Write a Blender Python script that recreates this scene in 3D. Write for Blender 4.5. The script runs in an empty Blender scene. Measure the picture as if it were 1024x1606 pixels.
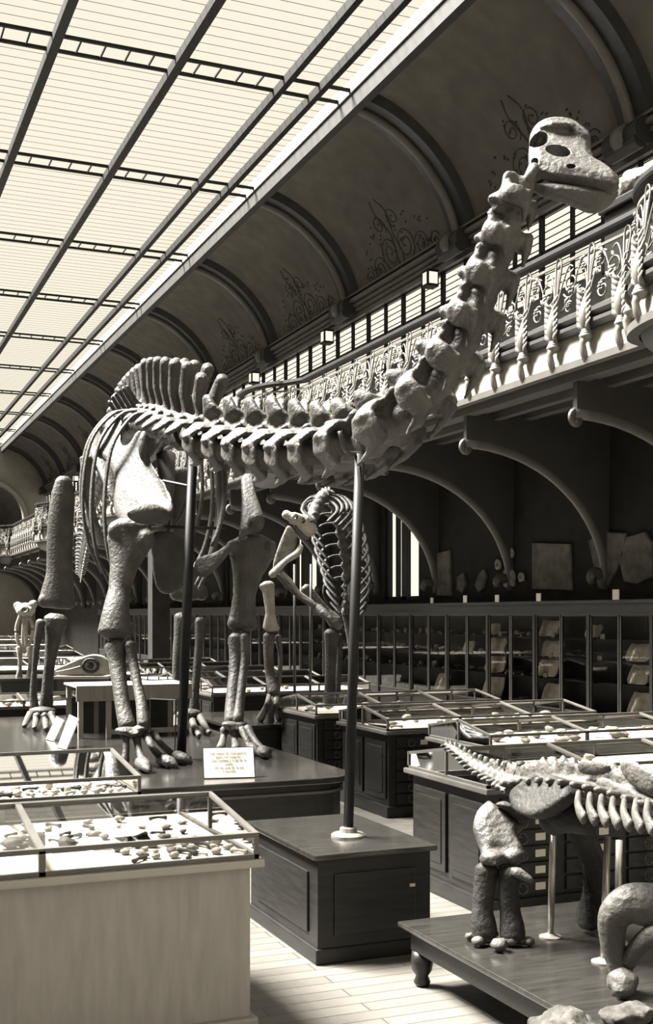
import bpy, bmesh, math, random
from mathutils import Vector, Matrix, noise
R = random.Random(7)
PI = math.pi
sc = bpy.context.scene
COL = sc.collection
# ---------------------------------------------------------------- camera geometry (1024 x 1606 frame)
F, CU, CV, H = 1840.0, 512.0, 964.0, 1.8
YAW = math.atan2(772.0, F)
SN, CS = math.sin(YAW), math.cos(YAW)
def P(u, v, D):
    r = (u - CU) / F * D
    return Vector((D * SN + r * CS, D * CS - r * SN, H + (CV - v) / F * D))
def Pz(u, v, z): return P(u, v, F * (H - z) / (v - CV))
def Px(u, v, X): return P(u, v, X / (SN + (u - CU) / F * CS))
def Py(u, v, Y): return P(u, v, Y / (CS - (u - CU) / F * SN))
VIEW = Vector((SN, CS, 0)); RIGHT = Vector((CS, -SN, 0)); UP = Vector((0, 0, 1))
cam = bpy.data.cameras.new('camera'); camo = bpy.data.objects.new('camera', cam); COL.objects.link(camo)
cam.sensor_fit = 'HORIZONTAL'; cam.sensor_width = 36.0; cam.lens = 36.0 * F / 1024.0
cam.shift_y = (CV - 803.0) / 1024.0
cam.clip_start = 0.05; cam.clip_end = 400
camo.location = (0, 0, H); camo.rotation_euler = (PI / 2, 0, -YAW)
sc.camera = camo
# ---------------------------------------------------------------- materials
def sep(g): return (g, g * 0.94, g * 0.835, 1)
MATS = {}
def mat(name, g, rough=0.6, var=0.25, scale=6.0, bump=0.0, bscale=30.0, spec=0.4, metal=0.0, stretch=None, coat=0.0):
    if name in MATS: return MATS[name]
    m = bpy.data.materials.new(name); m.use_nodes = True; nt = m.node_tree; b = nt.nodes['Principled BSDF']
    b.inputs['Roughness'].default_value = rough; b.inputs['Metallic'].default_value = metal
    b.inputs['Specular IOR Level'].default_value = spec
    b.inputs['Coat Weight'].default_value = coat; b.inputs['Coat Roughness'].default_value = 0.12
    tc = nt.nodes.new('ShaderNodeTexCoord'); mp = nt.nodes.new('ShaderNodeMapping')
    nt.links.new(tc.outputs['Object'], mp.inputs['Vector'])
    if stretch: mp.inputs['Scale'].default_value = stretch
    n = nt.nodes.new('ShaderNodeTexNoise'); n.inputs['Scale'].default_value = scale; n.inputs['Detail'].default_value = 5
    nt.links.new(mp.outputs['Vector'], n.inputs['Vector'])
    cr = nt.nodes.new('ShaderNodeValToRGB')
    cr.color_ramp.elements[0].position = 0.3; cr.color_ramp.elements[1].position = 0.7
    cr.color_ramp.elements[0].color = sep(g * (1 - var)); cr.color_ramp.elements[1].color = sep(min(1, g * (1 + var)))
    nt.links.new(n.outputs['Fac'], cr.inputs['Fac']); nt.links.new(cr.outputs['Color'], b.inputs['Base Color'])
    if bump:
        n2 = nt.nodes.new('ShaderNodeTexNoise'); n2.inputs['Scale'].default_value = bscale; n2.inputs['Detail'].default_value = 6
        nt.links.new(mp.outputs['Vector'], n2.inputs['Vector'])
        bp = nt.nodes.new('ShaderNodeBump'); bp.inputs['Strength'].default_value = bump; bp.inputs['Distance'].default_value = 0.02
        nt.links.new(n2.outputs['Fac'], bp.inputs['Height']); nt.links.new(bp.outputs['Normal'], b.inputs['Normal'])
    MATS[name] = m; return m
BONE = mat('bone', 0.05, 0.55, 0.4, 5, 0.6, 34, 0.28)
BONE_PALE = mat('pale_bone', 0.24, 0.6, 0.2, 7, 0.4, 40, 0.3)
BONE_DARK = mat('dark_bone', 0.02, 0.6, 0.4, 6, 0.5, 40, 0.2)
FOSSIL = mat('fossil', 0.128, 0.65, 0.5, 9, 0.6, 30, 0.3)
WOOD = mat('dark_wood', 0.011, 0.38, 0.35, 5, 0.08, 60, 0.3, stretch=(1, 1, 9))
WOODTOP = mat('polished_wood', 0.0176, 0.2, 0.35, 5, 0.03, 40, 0.6, stretch=(1, 8, 1), coat=0.4)
WOODRAIL = mat('worn_wood', 0.063, 0.4, 0.2, 6)
CREAM = mat('cream_paint', 0.255, 0.5, 0.08, 3)
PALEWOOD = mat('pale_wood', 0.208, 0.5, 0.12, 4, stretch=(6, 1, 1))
IRON = mat('black_iron', 0.01, 0.55, 0.2, 8, spec=0.15)
IRONGREY = mat('grey_iron', 0.03, 0.35, 0.2, 8)
STEEL = mat('steel', 0.3, 0.3, 0.15, 8, metal=0.6)
ORN = mat('ornament_paint', 0.13, 0.5, 0.15, 12)
ORNDK = mat('ornament_dark', 0.13, 0.5, 0.5, 14)
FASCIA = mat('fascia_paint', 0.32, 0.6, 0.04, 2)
PLASTER = mat('cove_plaster', 0.145, 0.85, 0.16, 2.5, 0.1, 25, 0.1)
RIB = mat('rib_paint', 0.022, 0.6, 0.3, 4)
RIBLT = mat('rib_moulding', 0.12, 0.55, 0.15, 4)
PAINT = mat('scroll_paint', 0.035, 0.8, 0.2, 5)
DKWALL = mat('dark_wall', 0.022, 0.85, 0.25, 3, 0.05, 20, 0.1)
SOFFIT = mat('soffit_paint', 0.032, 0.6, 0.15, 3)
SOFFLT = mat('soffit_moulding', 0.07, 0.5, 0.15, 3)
WALLP = mat('wall_plaster', 0.3, 0.85, 0.1, 2)
PAPER = mat('paper', 0.425, 0.8, 0.03, 3)
INK = mat('ink', 0.02, 0.8, 0.0, 3)
STONE = mat('slab_stone', 0.6, 0.8, 0.35, 6, 0.5, 20, 0.2)
STONEDK = mat('dark_stone', 0.28, 0.75, 0.5, 8, 0.6, 25, 0.2)
GLARE_LINING = mat('glare_white', 0.44, 0.85, 0.06, 4)  # case floors painted white in place of the skylight's reflection in the lids
WALLSTONE = mat('wall_slab_stone', 0.11, 0.8, 0.4, 6, 0.5, 20, 0.2)
ROUGH = mat('rough_fossil', 0.05, 0.8, 0.7, 14, 0.8, 22, 0.15)
SHELF = mat('shelf_wood', 0.03, 0.6, 0.2, 5)
def floor_mat():
    m = bpy.data.materials.new('parquet'); m.use_nodes = True; nt = m.node_tree; b = nt.nodes['Principled BSDF']
    b.inputs['Roughness'].default_value = 0.35
    tc = nt.nodes.new('ShaderNodeTexCoord'); br = nt.nodes.new('ShaderNodeTexBrick')
    br.inputs['Scale'].default_value = 1.0; br.inputs['Brick Width'].default_value = 0.9; br.inputs['Row Height'].default_value = 0.11
    br.inputs['Mortar Size'].default_value = 0.004
    br.inputs['Color1'].default_value = sep(0.09); br.inputs['Color2'].default_value = sep(0.115); br.inputs['Mortar'].default_value = sep(0.04)
    nt.links.new(tc.outputs['Object'], br.inputs['Vector']); nt.links.new(br.outputs['Color'], b.inputs['Base Color'])
    return m
PARQUET = floor_mat()
def pane_mat(name, col, s, tr):
    m = bpy.data.materials.new(name); m.use_nodes = True; nt = m.node_tree; nt.nodes.clear()
    o = nt.nodes.new('ShaderNodeOutputMaterial'); e = nt.nodes.new('ShaderNodeEmission'); t = nt.nodes.new('ShaderNodeBsdfTransparent')
    e.inputs['Color'].default_value = col; e.inputs['Strength'].default_value = s; t.inputs['Color'].default_value = (tr, tr, tr, 1)
    a = nt.nodes.new('ShaderNodeAddShader'); nt.links.new(e.outputs[0], a.inputs[0]); nt.links.new(t.outputs[0], a.inputs[1])
    nt.links.new(a.outputs[0], o.inputs['Surface']); return m
SKYPANE = pane_mat('skylight_pane', (1.0, 0.93, 0.76, 1), 0.88, 0.9)
WINPANE = pane_mat('daylight_pane', (1.0, 0.93, 0.77, 1), 0.85, 0.3)
def glass_mat(name, ior):
    m = bpy.data.materials.new(name); m.use_nodes = True; nt = m.node_tree; nt.nodes.clear()
    o = nt.nodes.new('ShaderNodeOutputMaterial'); g = nt.nodes.new('ShaderNodeBsdfGlossy'); t = nt.nodes.new('ShaderNodeBsdfTransparent')
    g.inputs['Roughness'].default_value = 0.02; g.inputs['Color'].default_value = (1, 1, 1, 1); t.inputs['Color'].default_value = (.93, .92, .9, 1)
    f = nt.nodes.new('ShaderNodeFresnel'); f.inputs['IOR'].default_value = ior
    x = nt.nodes.new('ShaderNodeMixShader'); nt.links.new(f.outputs[0], x.inputs[0]); nt.links.new(t.outputs[0], x.inputs[1]); nt.links.new(g.outputs[0], x.inputs[2])
    nt.links.new(x.outputs[0], o.inputs['Surface']); return m
GLASS = glass_mat('case_glass', 1.35); TOPGLASS = glass_mat('plate_glass', 1.7)
# ---------------------------------------------------------------- mesh building
def crom(pts, n):
    """Catmull-Rom through pts, n steps per span."""
    pts = [Vector(p) for p in pts]; out = []
    for i in range(len(pts) - 1):
        p0 = pts[i - 1] if i else pts[0] * 2 - pts[1]; p1, p2 = pts[i], pts[i + 1]
        p3 = pts[i + 2] if i + 2 < len(pts) else pts[-1] * 2 - pts[-2]
        for k in range(n):
            t = k / n; t2 = t * t; t3 = t2 * t
            out.append(0.5 * ((2 * p1) + (p2 - p0) * t + (2 * p0 - 5 * p1 + 4 * p2 - p3) * t2 + (3 * p1 - p0 - 3 * p2 + p3) * t3))
    out.append(pts[-1]); return out
def closed(pts, n):
    pts = [Vector(p) for p in pts]; m = len(pts); out = []
    for i in range(m):
        p0, p1, p2, p3 = pts[i - 1], pts[i], pts[(i + 1) % m], pts[(i + 2) % m]
        for k in range(n):
            t = k / n; t2 = t * t; t3 = t2 * t
            out.append(0.5 * ((2 * p1) + (p2 - p0) * t + (2 * p0 - 5 * p1 + 4 * p2 - p3) * t2 + (3 * p1 - p0 - 3 * p2 + p3) * t3))
    return out
class MB:
    def __init__(s): s.bm = bmesh.new()
    def box(s, x0, x1, y0, y1, z0, z1, M=None):
        vs = [s.bm.verts.new(Vector(p) if M is None else M @ Vector(p)) for p in
              ((x0,y0,z0),(x1,y0,z0),(x1,y1,z0),(x0,y1,z0),(x0,y0,z1),(x1,y0,z1),(x1,y1,z1),(x0,y1,z1))]
        for f in ((0,3,2,1),(4,5,6,7),(0,1,5,4),(1,2,6,5),(2,3,7,6),(3,0,4,7)): s.bm.faces.new([vs[i] for i in f])
        return s
    def bar(s, a, b, w, h, up=UP):
        a, b = Vector(a), Vector(b); d = (b - a); L = d.length; d.normalize()
        x = d.cross(Vector(up))
        if x.length < 1e-5: x = d.cross(Vector((1, 0, 0)))
        x.normalize(); z = x.cross(d)
        M = Matrix((x, d, z)).transposed().to_4x4(); M.translation = a
        return s.box(-w/2, w/2, 0, L, -h/2, h/2, M)
    def loft(s, pts, rad, n=10, ref=(0, 0, 1), cap=True, jit=0.0):
        pts = [Vector(p) for p in pts]; rad = [(r, r) if not hasattr(r, '__len__') else r for r in rad]
        ref = Vector(ref)
        if cap:
            d0 = (pts[0] - pts[1]).normalized(); d1 = (pts[-1] - pts[-2]).normalized()
            r0 = min(rad[0]); r1 = min(rad[-1])
            pts = [pts[0] + d0 * r0 * 0.55] + pts + [pts[-1] + d1 * r1 * 0.55]
            rad = [(rad[0][0] * .55, rad[0][1] * .55)] + list(rad) + [(rad[-1][0] * .55, rad[-1][1] * .55)]
        rings = []
        for i, p in enumerate(pts):
            t = (pts[min(i + 1, len(pts) - 1)] - pts[max(i - 1, 0)]).normalized()
            x = t.cross(ref)
            if x.length < 1e-4: x = t.cross(Vector((0.31, 0.9, 0.2)))
            x.normalize(); y = x.cross(t)
            a, b = rad[i]
            ring = []
            for k in range(n):
                q = 2 * PI * k / n; j = 1 + (R.uniform(-jit, jit) if jit else 0)
                ring.append(s.bm.verts.new(p + x * (a * math.cos(q) * j) + y * (b * math.sin(q) * j)))
            rings.append(ring)
        for i in range(len(rings) - 1):
            for k in range(n):
                s.bm.faces.new((rings[i][k], rings[i][(k + 1) % n], rings[i + 1][(k + 1) % n], rings[i + 1][k]))
        s.bm.faces.new(list(reversed(rings[0]))); s.bm.faces.new(rings[-1]); return s
    def tube(s, pts, r, n=6):
        return s.loft(pts, [r] * len(pts), n, cap=False)
    def ball(s, c, r, sub=2, rough=0.0, seed=0, M=None):
        r = (r, r, r) if not hasattr(r, '__len__') else r; c = Vector(c)
        g = bmesh.ops.create_icosphere(s.bm, subdivisions=sub, radius=1.0)
        o = Vector((seed * 3.7, seed * 1.3, seed * 7.1))
        for v in g['verts']:
            p = v.co.copy(); k = 1 + (rough * noise.noise(p * 1.6 + o) + rough * .5 * noise.noise(p * 4 + o) if rough else 0)
            q = Vector((p.x * r[0], p.y * r[1], p.z * r[2])) * k
            v.co = c + (q if M is None else M @ q)
        return s
    def slab(s, ring, n, ht, inset=0.25, mid=0.6, smooth=3):
        """closed outline ring (3-D points) thickened along n by half thickness ht with rounded edges"""
        ring = closed(ring, smooth) if smooth > 1 else [Vector(p) for p in ring]
        n = Vector(n).normalized(); c = sum(ring, Vector()) / len(ring)
        L = []
        for off, ins in ((-ht, inset), (-ht * mid, 0.0), (ht * mid, 0.0), (ht, inset)):
            L.append([s.bm.verts.new(p + (c - p).normalized() * min(ht * ins * 2, (c - p).length * .4) + n * off) for p in ring])
        m = len(ring)
        for i in range(3):
            for k in range(m): s.bm.faces.new((L[i][k], L[i][(k + 1) % m], L[i + 1][(k + 1) % m], L[i + 1][k]))
        s.bm.faces.new(list(reversed(L[0]))); s.bm.faces.new(L[3]); return s
    def lathe(s, prof, c=(0, 0, 0), n=20):
        c = Vector(c); rings = []
        for r, z in prof: rings.append([s.bm.verts.new(c + Vector((r * math.cos(2*PI*k/n), r * math.sin(2*PI*k/n), z))) for k in range(n)])
        for i in range(len(rings) - 1):
            for k in range(n): s.bm.faces.new((rings[i][k], rings[i][(k+1) % n], rings[i+1][(k+1) % n], rings[i+1][k]))
        s.bm.faces.new(list(reversed(rings[0]))); s.bm.faces.new(rings[-1]); return s
    def grid(s, rows):
        V = [[s.bm.verts.new(p) for p in r] for r in rows]
        for i in range(len(V) - 1):
            for k in range(len(V[0]) - 1): s.bm.faces.new((V[i][k], V[i][k+1], V[i+1][k+1], V[i+1][k]))
        return s
    def sweep(s, path, prof, cap=True):
        """prof (x,z) polygon carried along a path in the XY plane; x to the left of travel"""
        path = [Vector(p) for p in path]; rings = []
        for i, p in enumerate(path):
            t = path[min(i+1, len(path)-1)] - path[max(i-1, 0)]; t.z = 0; t.normalize(); l = Vector((-t.y, t.x, 0))
            rings.append([s.bm.verts.new(p + l * a + UP * b) for a, b in prof])
        m = len(prof)
        for i in range(len(rings)-1):
            for k in range(m): s.bm.faces.new((rings[i][k], rings[i][(k+1) % m], rings[i+1][(k+1) % m], rings[i+1][k]))
        if cap: s.bm.faces.new(rings[0]); s.bm.faces.new(list(reversed(rings[-1])))
        return s
    def prism(s, poly, d):
        """polygon (3-D points) extruded by vector d"""
        d = Vector(d); a = [s.bm.verts.new(Vector(p)) for p in poly]; b = [s.bm.verts.new(Vector(p) + d) for p in poly]; m = len(poly)
        s.bm.faces.new(list(reversed(a))); s.bm.faces.new(b)
        for k in range(m): s.bm.faces.new((a[k], a[(k+1) % m], b[(k+1) % m], b[k]))
        return s
ORG = {}
def mesh_of(mb, name, material, off=None, smooth=False, bevel=0.0):
    bm = mb.bm
    if off is not None: bmesh.ops.translate(bm, verts=bm.verts, vec=-off)
    bmesh.ops.recalc_face_normals(bm, faces=bm.faces)
    if bevel: bmesh.ops.bevel(bm, geom=[e for e in bm.edges if e.is_manifold and e.calc_face_angle(0) > 0.6], offset=bevel, segments=2, profile=0.6, affect='EDGES', clamp_overlap=True)
    me = bpy.data.meshes.new(name); bm.to_mesh(me); bm.free()
    me.materials.append(material)
    if smooth: me.shade_smooth()
    return me
def fused(me, voxel, it=4, cut=None):
    """melt overlapping bone pieces into one skin"""
    o = bpy.data.objects.new('melt', me); COL.objects.link(o)
    m = o.modifiers.new('r', 'REMESH'); m.mode = 'VOXEL'; m.voxel_size = voxel; m.use_smooth_shade = True
    if it:
        q = o.modifiers.new('s', 'SMOOTH'); q.factor = 0.5; q.iterations = it
    tmp = None
    if cut is not None:
        tmp = bpy.data.objects.new('cutter', cut); COL.objects.link(tmp)
        b = o.modifiers.new('b', 'BOOLEAN'); b.operation = 'DIFFERENCE'; b.object = tmp; b.solver = 'EXACT'
    dg = bpy.context.evaluated_depsgraph_get(); dg.update()
    ev = o.evaluated_get(dg); n = bpy.data.meshes.new_from_object(ev, preserve_all_data_layers=True, depsgraph=dg)
    n.name = me.name; 
    if not n.materials: n.materials.append(me.materials[0])
    bpy.data.objects.remove(o)
    if tmp: bpy.data.objects.remove(tmp)
    return n
def thing(name, label, cat, loc=(0, 0, 0), group=None, local=False, rotz=0.0):
    o = bpy.data.objects.new(name, None); COL.objects.link(o); o.empty_display_size = 0.2
    o.location = loc; o.rotation_euler = (0, 0, rotz); o['label'] = label; o['category'] = cat
    if group: o['group'] = group
    ORG[o.name] = Vector((0, 0, 0)) if local else Vector(loc); return o
def part(name, mb, material, parent, smooth=False, bevel=0.0, fuse=None, it=4, cut=None, label=None):
    off = ORG[parent.name]
    me = mesh_of(mb, name, material, off, smooth, bevel)
    if fuse:
        if cut is not None: cut = mesh_of(cut, 'cut', material, off)
        me = fused(me, fuse, it, cut)
    o = bpy.data.objects.new(name, me); COL.objects.link(o); o.parent = parent; ORG[o.name] = off
    if label: o['label'] = label
    return o
def tagged(name, mb, material, label, cat, base=None, group=None, smooth=False, bevel=0.0, fuse=None, it=4):
    """a thing that is one mesh; its origin goes to base"""
    off = Vector(base) if base is not None else Vector((0, 0, 0))
    me = mesh_of(mb, name, material, off, smooth, bevel)
    if fuse: me = fused(me, fuse, it)
    o = bpy.data.objects.new(name, me); COL.objects.link(o); o.location = off; o['label'] = label; o['category'] = cat
    if group: o['group'] = group
    ORG[o.name] = off; return o
def struct(name, mb, material, parent=None, smooth=False, bevel=0.0):
    me = mesh_of(mb, name, material, None, smooth, bevel)
    o = bpy.data.objects.new(name, me); COL.objects.link(o)
    if parent: o.parent = parent
    else: o['kind'] = 'structure'
    ORG[o.name] = Vector(); return o
def kids(o): return [c for c in KID.get(o.name, [])]
KID = {}
def copy_tree(o, parent=None):
    c = o.copy(); COL.objects.link(c)
    if parent: c.parent = parent
    ORG[c.name] = ORG.get(o.name, Vector())
    for ch in list(o.children): copy_tree(ch, c)
    return c
def linked(name, me, M, parent=None, label=None, cat=None, group=None):
    """another object on a shared mesh, placed by matrix M (in the parent's space)"""
    o = bpy.data.objects.new(name, me); COL.objects.link(o)
    if parent: o.parent = parent
    o.matrix_basis = M
    if label: o['label'] = label
    if cat: o['category'] = cat
    if group: o['group'] = group
    ORG[o.name] = Vector(); return o
def T(x, y, z, rz=0.0, s=1.0, rx=0.0, ry=0.0):
    return Matrix.Translation((x, y, z)) @ Matrix.Rotation(rz, 4, 'Z') @ Matrix.Rotation(ry, 4, 'Y') @ Matrix.Rotation(rx, 4, 'X') @ Matrix.Scale(s, 4)
# ================================================================ light
w = bpy.data.worlds.new('world'); sc.world = w; w.use_nodes = True
bg = w.node_tree.nodes['Background']; bg.inputs['Color'].default_value = (1.0, 0.93, 0.78, 1); bg.inputs['Strength'].default_value = 0.12
sun = bpy.data.lights.new('daylight', 'SUN'); suno = bpy.data.objects.new('daylight', sun); COL.objects.link(suno)
sun.energy = 72.0; sun.angle = math.radians(26); sun.color = (1.0, 0.97, 0.91)
SUNDIR = Vector((-0.50, 0.42, 1.0)).normalized()
suno.rotation_euler = SUNDIR.to_track_quat('Z', 'Y').to_euler(); suno.location = (0, 10, 30)
sc.view_settings.view_transform = 'Standard'; sc.view_settings.look = 'None'; sc.view_settings.gamma = 1.0; sc.view_settings.exposure = 0.0
sc.view_settings.use_curve_mapping = False
sc.cycles.max_bounces = 6; sc.cycles.diffuse_bounces = 3; sc.cycles.glossy_bounces = 3; sc.cycles.transparent_max_bounces = 24; sc.cycles.transmission_bounces = 2
sc.cycles.sample_clamp_indirect = 4.0; sc.cycles.caustics_reflective = False; sc.cycles.caustics_refractive = False
sc.cycles.use_denoising = True
# ================================================================ the hall
Y0, Y1 = -4.0, 66.0
XL, XR, XU = -8.4, 10.25, 10.8          # left wall, right wall below the gallery, right wall above it
XG, XS, ZS = 7.8, 8.4, 11.0             # gallery edge, skylight edge, skylight height
BAY = 5.13; BAYS = [13.85 + BAY * k for k in range(-3, 11)]
struct('floor', MB().box(XL, XR + .3, Y0, Y1, -0.1, 0), PARQUET)
struct('wall_left', MB().box(XL - .2, XL, Y0, Y1, 0, 9.0), WALLP)
struct('wall_back', MB().box(XL, XU, Y0 - .2, Y0, 0, 11.3), WALLP)
# lower right wall with window openings
WINY = [20.65 + BAY * k for k in range(0, 9)]; WW = 0.75
m = MB(); m.box(XR, XR + .25, Y0, Y1, 0, 2.08); m.box(XR, XR + .25, Y0, Y1, 4.15, 4.64)
edges = [Y0]
for y in WINY: edges += [y - WW, y + WW]
edges.append(Y1)
for a, b in zip(edges[0::2], edges[1::2]): m.box(XR, XR + .25, a, b, 2.08, 4.15)
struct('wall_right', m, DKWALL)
for i, y in enumerate(WINY):
    wn = struct('window_%d' % (i + 1), MB().box(XR + .16, XR + .18, y - WW, y + WW, 2.08, 4.15), WINPANE)
    f = MB()
    for a, b in ((y - WW, y - WW + .07), (y - .13, y + .08), (y + WW - .07, y + WW), (y + .3, y + .34)): f.box(XR + .05, XR + .15, a, b, 2.08, 4.15)
    for z in (2.08, 4.05): f.box(XR + .05, XR + .15, y - WW, y + WW, z, z + .08)
    struct('window_frame', f, IRON, wn)
# upper right wall, window band, cornice
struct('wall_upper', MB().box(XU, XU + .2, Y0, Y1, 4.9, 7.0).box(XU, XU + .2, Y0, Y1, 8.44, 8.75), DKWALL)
gb = struct('window_band', MB().box(XU + .08, XU + .1, Y0, Y1, 7.0, 8.44), WINPANE)
f = MB()
for k in range(12): f.box(XU + .05, XU + .07, Y0, Y1, 7.06 + k * .118, 7.072 + k * .118)
for z in (7.0, 7.75, 8.38): f.box(XU + .0, XU + .06, Y0, Y1, z, z + .05)
k = 0; y = Y0
while y < Y1:
    f.box(XU - .02, XU + .06, y, y + (.07 if k % 2 == 0 else .03), 7.0, 8.44); y += BAY / 6; k += 1
struct('window_frame', f, IRON, gb)
m = MB()
for a, z0, z1 in ((.10, 8.40, 8.50), (.16, 8.52, 8.58), (.22, 8.60, 8.66), (.30, 8.69, 8.76), (.18, 8.78, 8.82), (.24, 8.86, 8.90)): m.box(XU - a, XU + .1, Y0, Y1, z0, z1)
struct('trim_cornice', m, RIBLT)
def cove(th, d=0.0):
    k = (1 - .07 * math.sin(2 * th)); a, b = 2.4 - d, 2.3 - d
    return Vector((XS + a * math.cos(th) * k, 0, 8.7 + b * math.sin(th) * k))
TH = [PI / 2 * i / 16 for i in range(17)]
m = MB(); m.grid([[cove(t) + Vector((0, y, 0)) for t in TH] for y in (Y0, Y1)])
struct('ceiling_cove', m, PLASTER, smooth=True)
m = MB(); m.grid([[Vector((XS - 8.4 - 5.9 - (cove(t).x - XS) + 0, y, cove(t).z)) for t in TH] for y in (Y0, Y1)])
struct('ceiling_cove_left', m, PLASTER, smooth=True)
def cove_rib(y):
    rb = MB(); lt = MB()
    th = [PI / 2 * (i / 18) for i in range(19)]
    inner = [cove(t, .17) for t in th]; outer = [cove(t, -.02) for t in th]
    foot = [Vector((XU - .17 - .06, 0, 8.55)), Vector((XU - .30, 0, 8.45)), Vector((XU - .22, 0, 8.36)), Vector((XU - .1, 0, 8.42))]
    hw = .40
    rows = []
    for a, b in zip(inner, outer): rows.append([b + Vector((0, -hw, 0)), a + Vector((0, -hw + .06, 0)), a + Vector((0, hw - .06, 0)), b + Vector((0, hw, 0))])
    rb.grid([[p + Vector((0, y, 0)) for p in r] for r in rows])
    # scrolled foot
    rb.loft([Vector((XU - .28, y - hw, 8.62)), Vector((XU - .28, y + hw, 8.62))], [.20, .20], 14, cap=False)
    rb.loft([Vector((XU - .34, y - hw * .9, 8.5)), Vector((XU - .34, y + hw * .9, 8.5))], [.13, .13], 12, cap=False)
    lt.loft([cove(t, .22) + Vector((0, y, 0)) for t in th], [(.085, .075)] * len(th), 8, ref=(0, 1, 0), cap=False)
    lt.loft([Vector((XU - .36, y - .1, 8.62)), Vector((XU - .36, y + .1, 8.62))], [.19, .19], 12, cap=False)
    return rb, lt
for i, y in enumerate(BAYS):
    a, b = cove_rib(y); o = struct('ceiling_rib_%d' % (i + 1), a, RIB, smooth=False); struct('rib_moulding', b, RIBLT, o, smooth=True)
    # small square light opening in the cornice beside each rib
    q = MB(); q.box(XU - .34, XU - .1, y + .95, y + 1.2, 8.1, 8.42); o = struct('window_frame_%d' % (i + 1), q, IRON)
    struct('window_pane', MB().box(XU - .345, XU - .341, y + 1.0, y + 1.15, 8.15, 8.37), WINPANE, o)
    q = MB(); q.box(XU - .31, XU - .13, y + .944, y + .948, 8.15, 8.37); struct('window_pane', q, WINPANE, o)
# painted scrolls on the cove, one set in each bay
def spiral(cx, cy, r0, turns, dirn, a0=0.0, n=30):
    out = []
    for i in range(n + 1):
        t = i / n; a = a0 + dirn * turns * 2 * PI * t; r = r0 * (1 - t) ** .8 + .02
        out.append((cx + r * math.cos(a), cy + r * math.sin(a)))
    return out
def on_cove(s, y, d=.006):
    """s metres up the cove from its foot"""
    c = cove(min(PI / 2, max(0, s / 3.6 * PI / 2)), d); c.y = y; return c
for i, y in enumerate(BAYS[:-1]):
    yc = y + BAY / 2; m = MB()
    for sg in (1, -1):
        for (cx, cy, r, tn, dr, a0) in ((.34, .62, .34, 2.0, 1, -1.4), (.95, .42, .26, 1.8, -1, 2.6), (.30, 1.22, .2, 1.6, -1, -2.0), (1.45, .35, .17, 1.5, 1, 0.3)):
            pts = [on_cove(b, yc + sg * a) for a, b in spiral(cx, cy, r, tn, dr, a0)]
            m.tube(pts, .011, 4)
        pts = [on_cove(b, yc + sg * a) for a, b in [(.05, .1), (.12, .5), (.04, .9), (.2, 1.4), (.1, 1.75)]]
        m.tube(crom(pts, 6), .012, 4)
        pts = [on_cove(.16 + .1 * math.sin(q * .5) ** 8, yc + sg * (.2 + q * .2)) for q in range(10)]; m.tube(pts, .012, 4)
        for q in range(26):
            a, b = R.uniform(.05, 1.5), R.uniform(.3, 1.5); b *= (1 - a / 2.4)
            p = on_cove(b + .2, yc + sg * a); m.ball(p, (.012, .05 * R.uniform(.5, 1), .045 * R.uniform(.5, 1)), 1)
    for s_ in (.10, .16): m.tube([on_cove(s_, y + .45), on_cove(s_, y + BAY - .45)], .012, 4)
    struct('trim_scroll_%d' % (i + 1), m, PAINT)
# ---------------------------------------------------------------- skylight
XE = -5.9
m = MB(); m.grid([[Vector((x, y, ZS + .06)) for x in (XS, 5, 1.26, -2.5, XE)] for y in [Y0 + (Y1 - Y0) * i / 14 for i in range(15)]])
struct('skylight_glass', m, SKYPANE)
bx = [7.82, 7.16, 5.27, 3.26, 1.26, -.74, -2.75, -4.64, -5.3]
for i, x in enumerate(bx):
    wd = .075 if 2 <= i <= 6 else .055
    struct('skylight_beam_%d' % (i + 1), MB().box(x - wd, x + wd, Y0, Y1, ZS - .12, ZS + .04), IRON)
for i, y in enumerate(BAYS):
    q = MB()
    for dy in (-.12, .40): q.box(XE, XS, y + dy - .028, y + dy + .028, ZS - .01, ZS + .04)
    for a, b in zip([XS] + bx, bx + [XE]):
        k = 5 if a - b > 1.5 else 1
        for j in range(1, k): xx = a + (b - a) * j / k; q.box(xx - .014, xx + .014, y - .12, y + .40, ZS + .01, ZS + .04)
    struct('skylight_crossbar_%d' % (i + 1), q, IRON)
    g = MB()
    for j in range(1, 16):
        yy = y + .40 + (BAY - .52) * j / 16; g.box(XE, XS, yy - .005, yy + .005, ZS + .053, ZS + .057)
    struct('skylight_glazing_bars_%d' % (i + 1), g, IRONGREY)
struct('trim_skylight_edge', MB().box(XS - .05, XS + .06, Y0, Y1, ZS - .05, ZS + .1), RIBLT)
struct('trim_skylight_fascia', MB().box(XS - .02, XS + .14, Y0, Y1, ZS - .34, ZS - .05), RIB)
struct('trim_skylight_edge_left', MB().box(XE - .15, XE + .1, Y0, Y1, ZS - .3, ZS + .1), RIBLT)
# roof structure above cove so no daylight leaks
struct('roof_right', MB().box(XS + .05, XU + .3, Y0, Y1, ZS + .06, ZS + .3).box(XU + .2, XU + .3, Y0, Y1, 8.4, ZS + .1), WALLP)
struct('roof_left', MB().box(XL - .3, XE - .05, Y0, Y1, ZS + .06, ZS + .3).box(XL - .3, XL - .2, Y0, Y1, 8.4, ZS + .1), WALLP)
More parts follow.
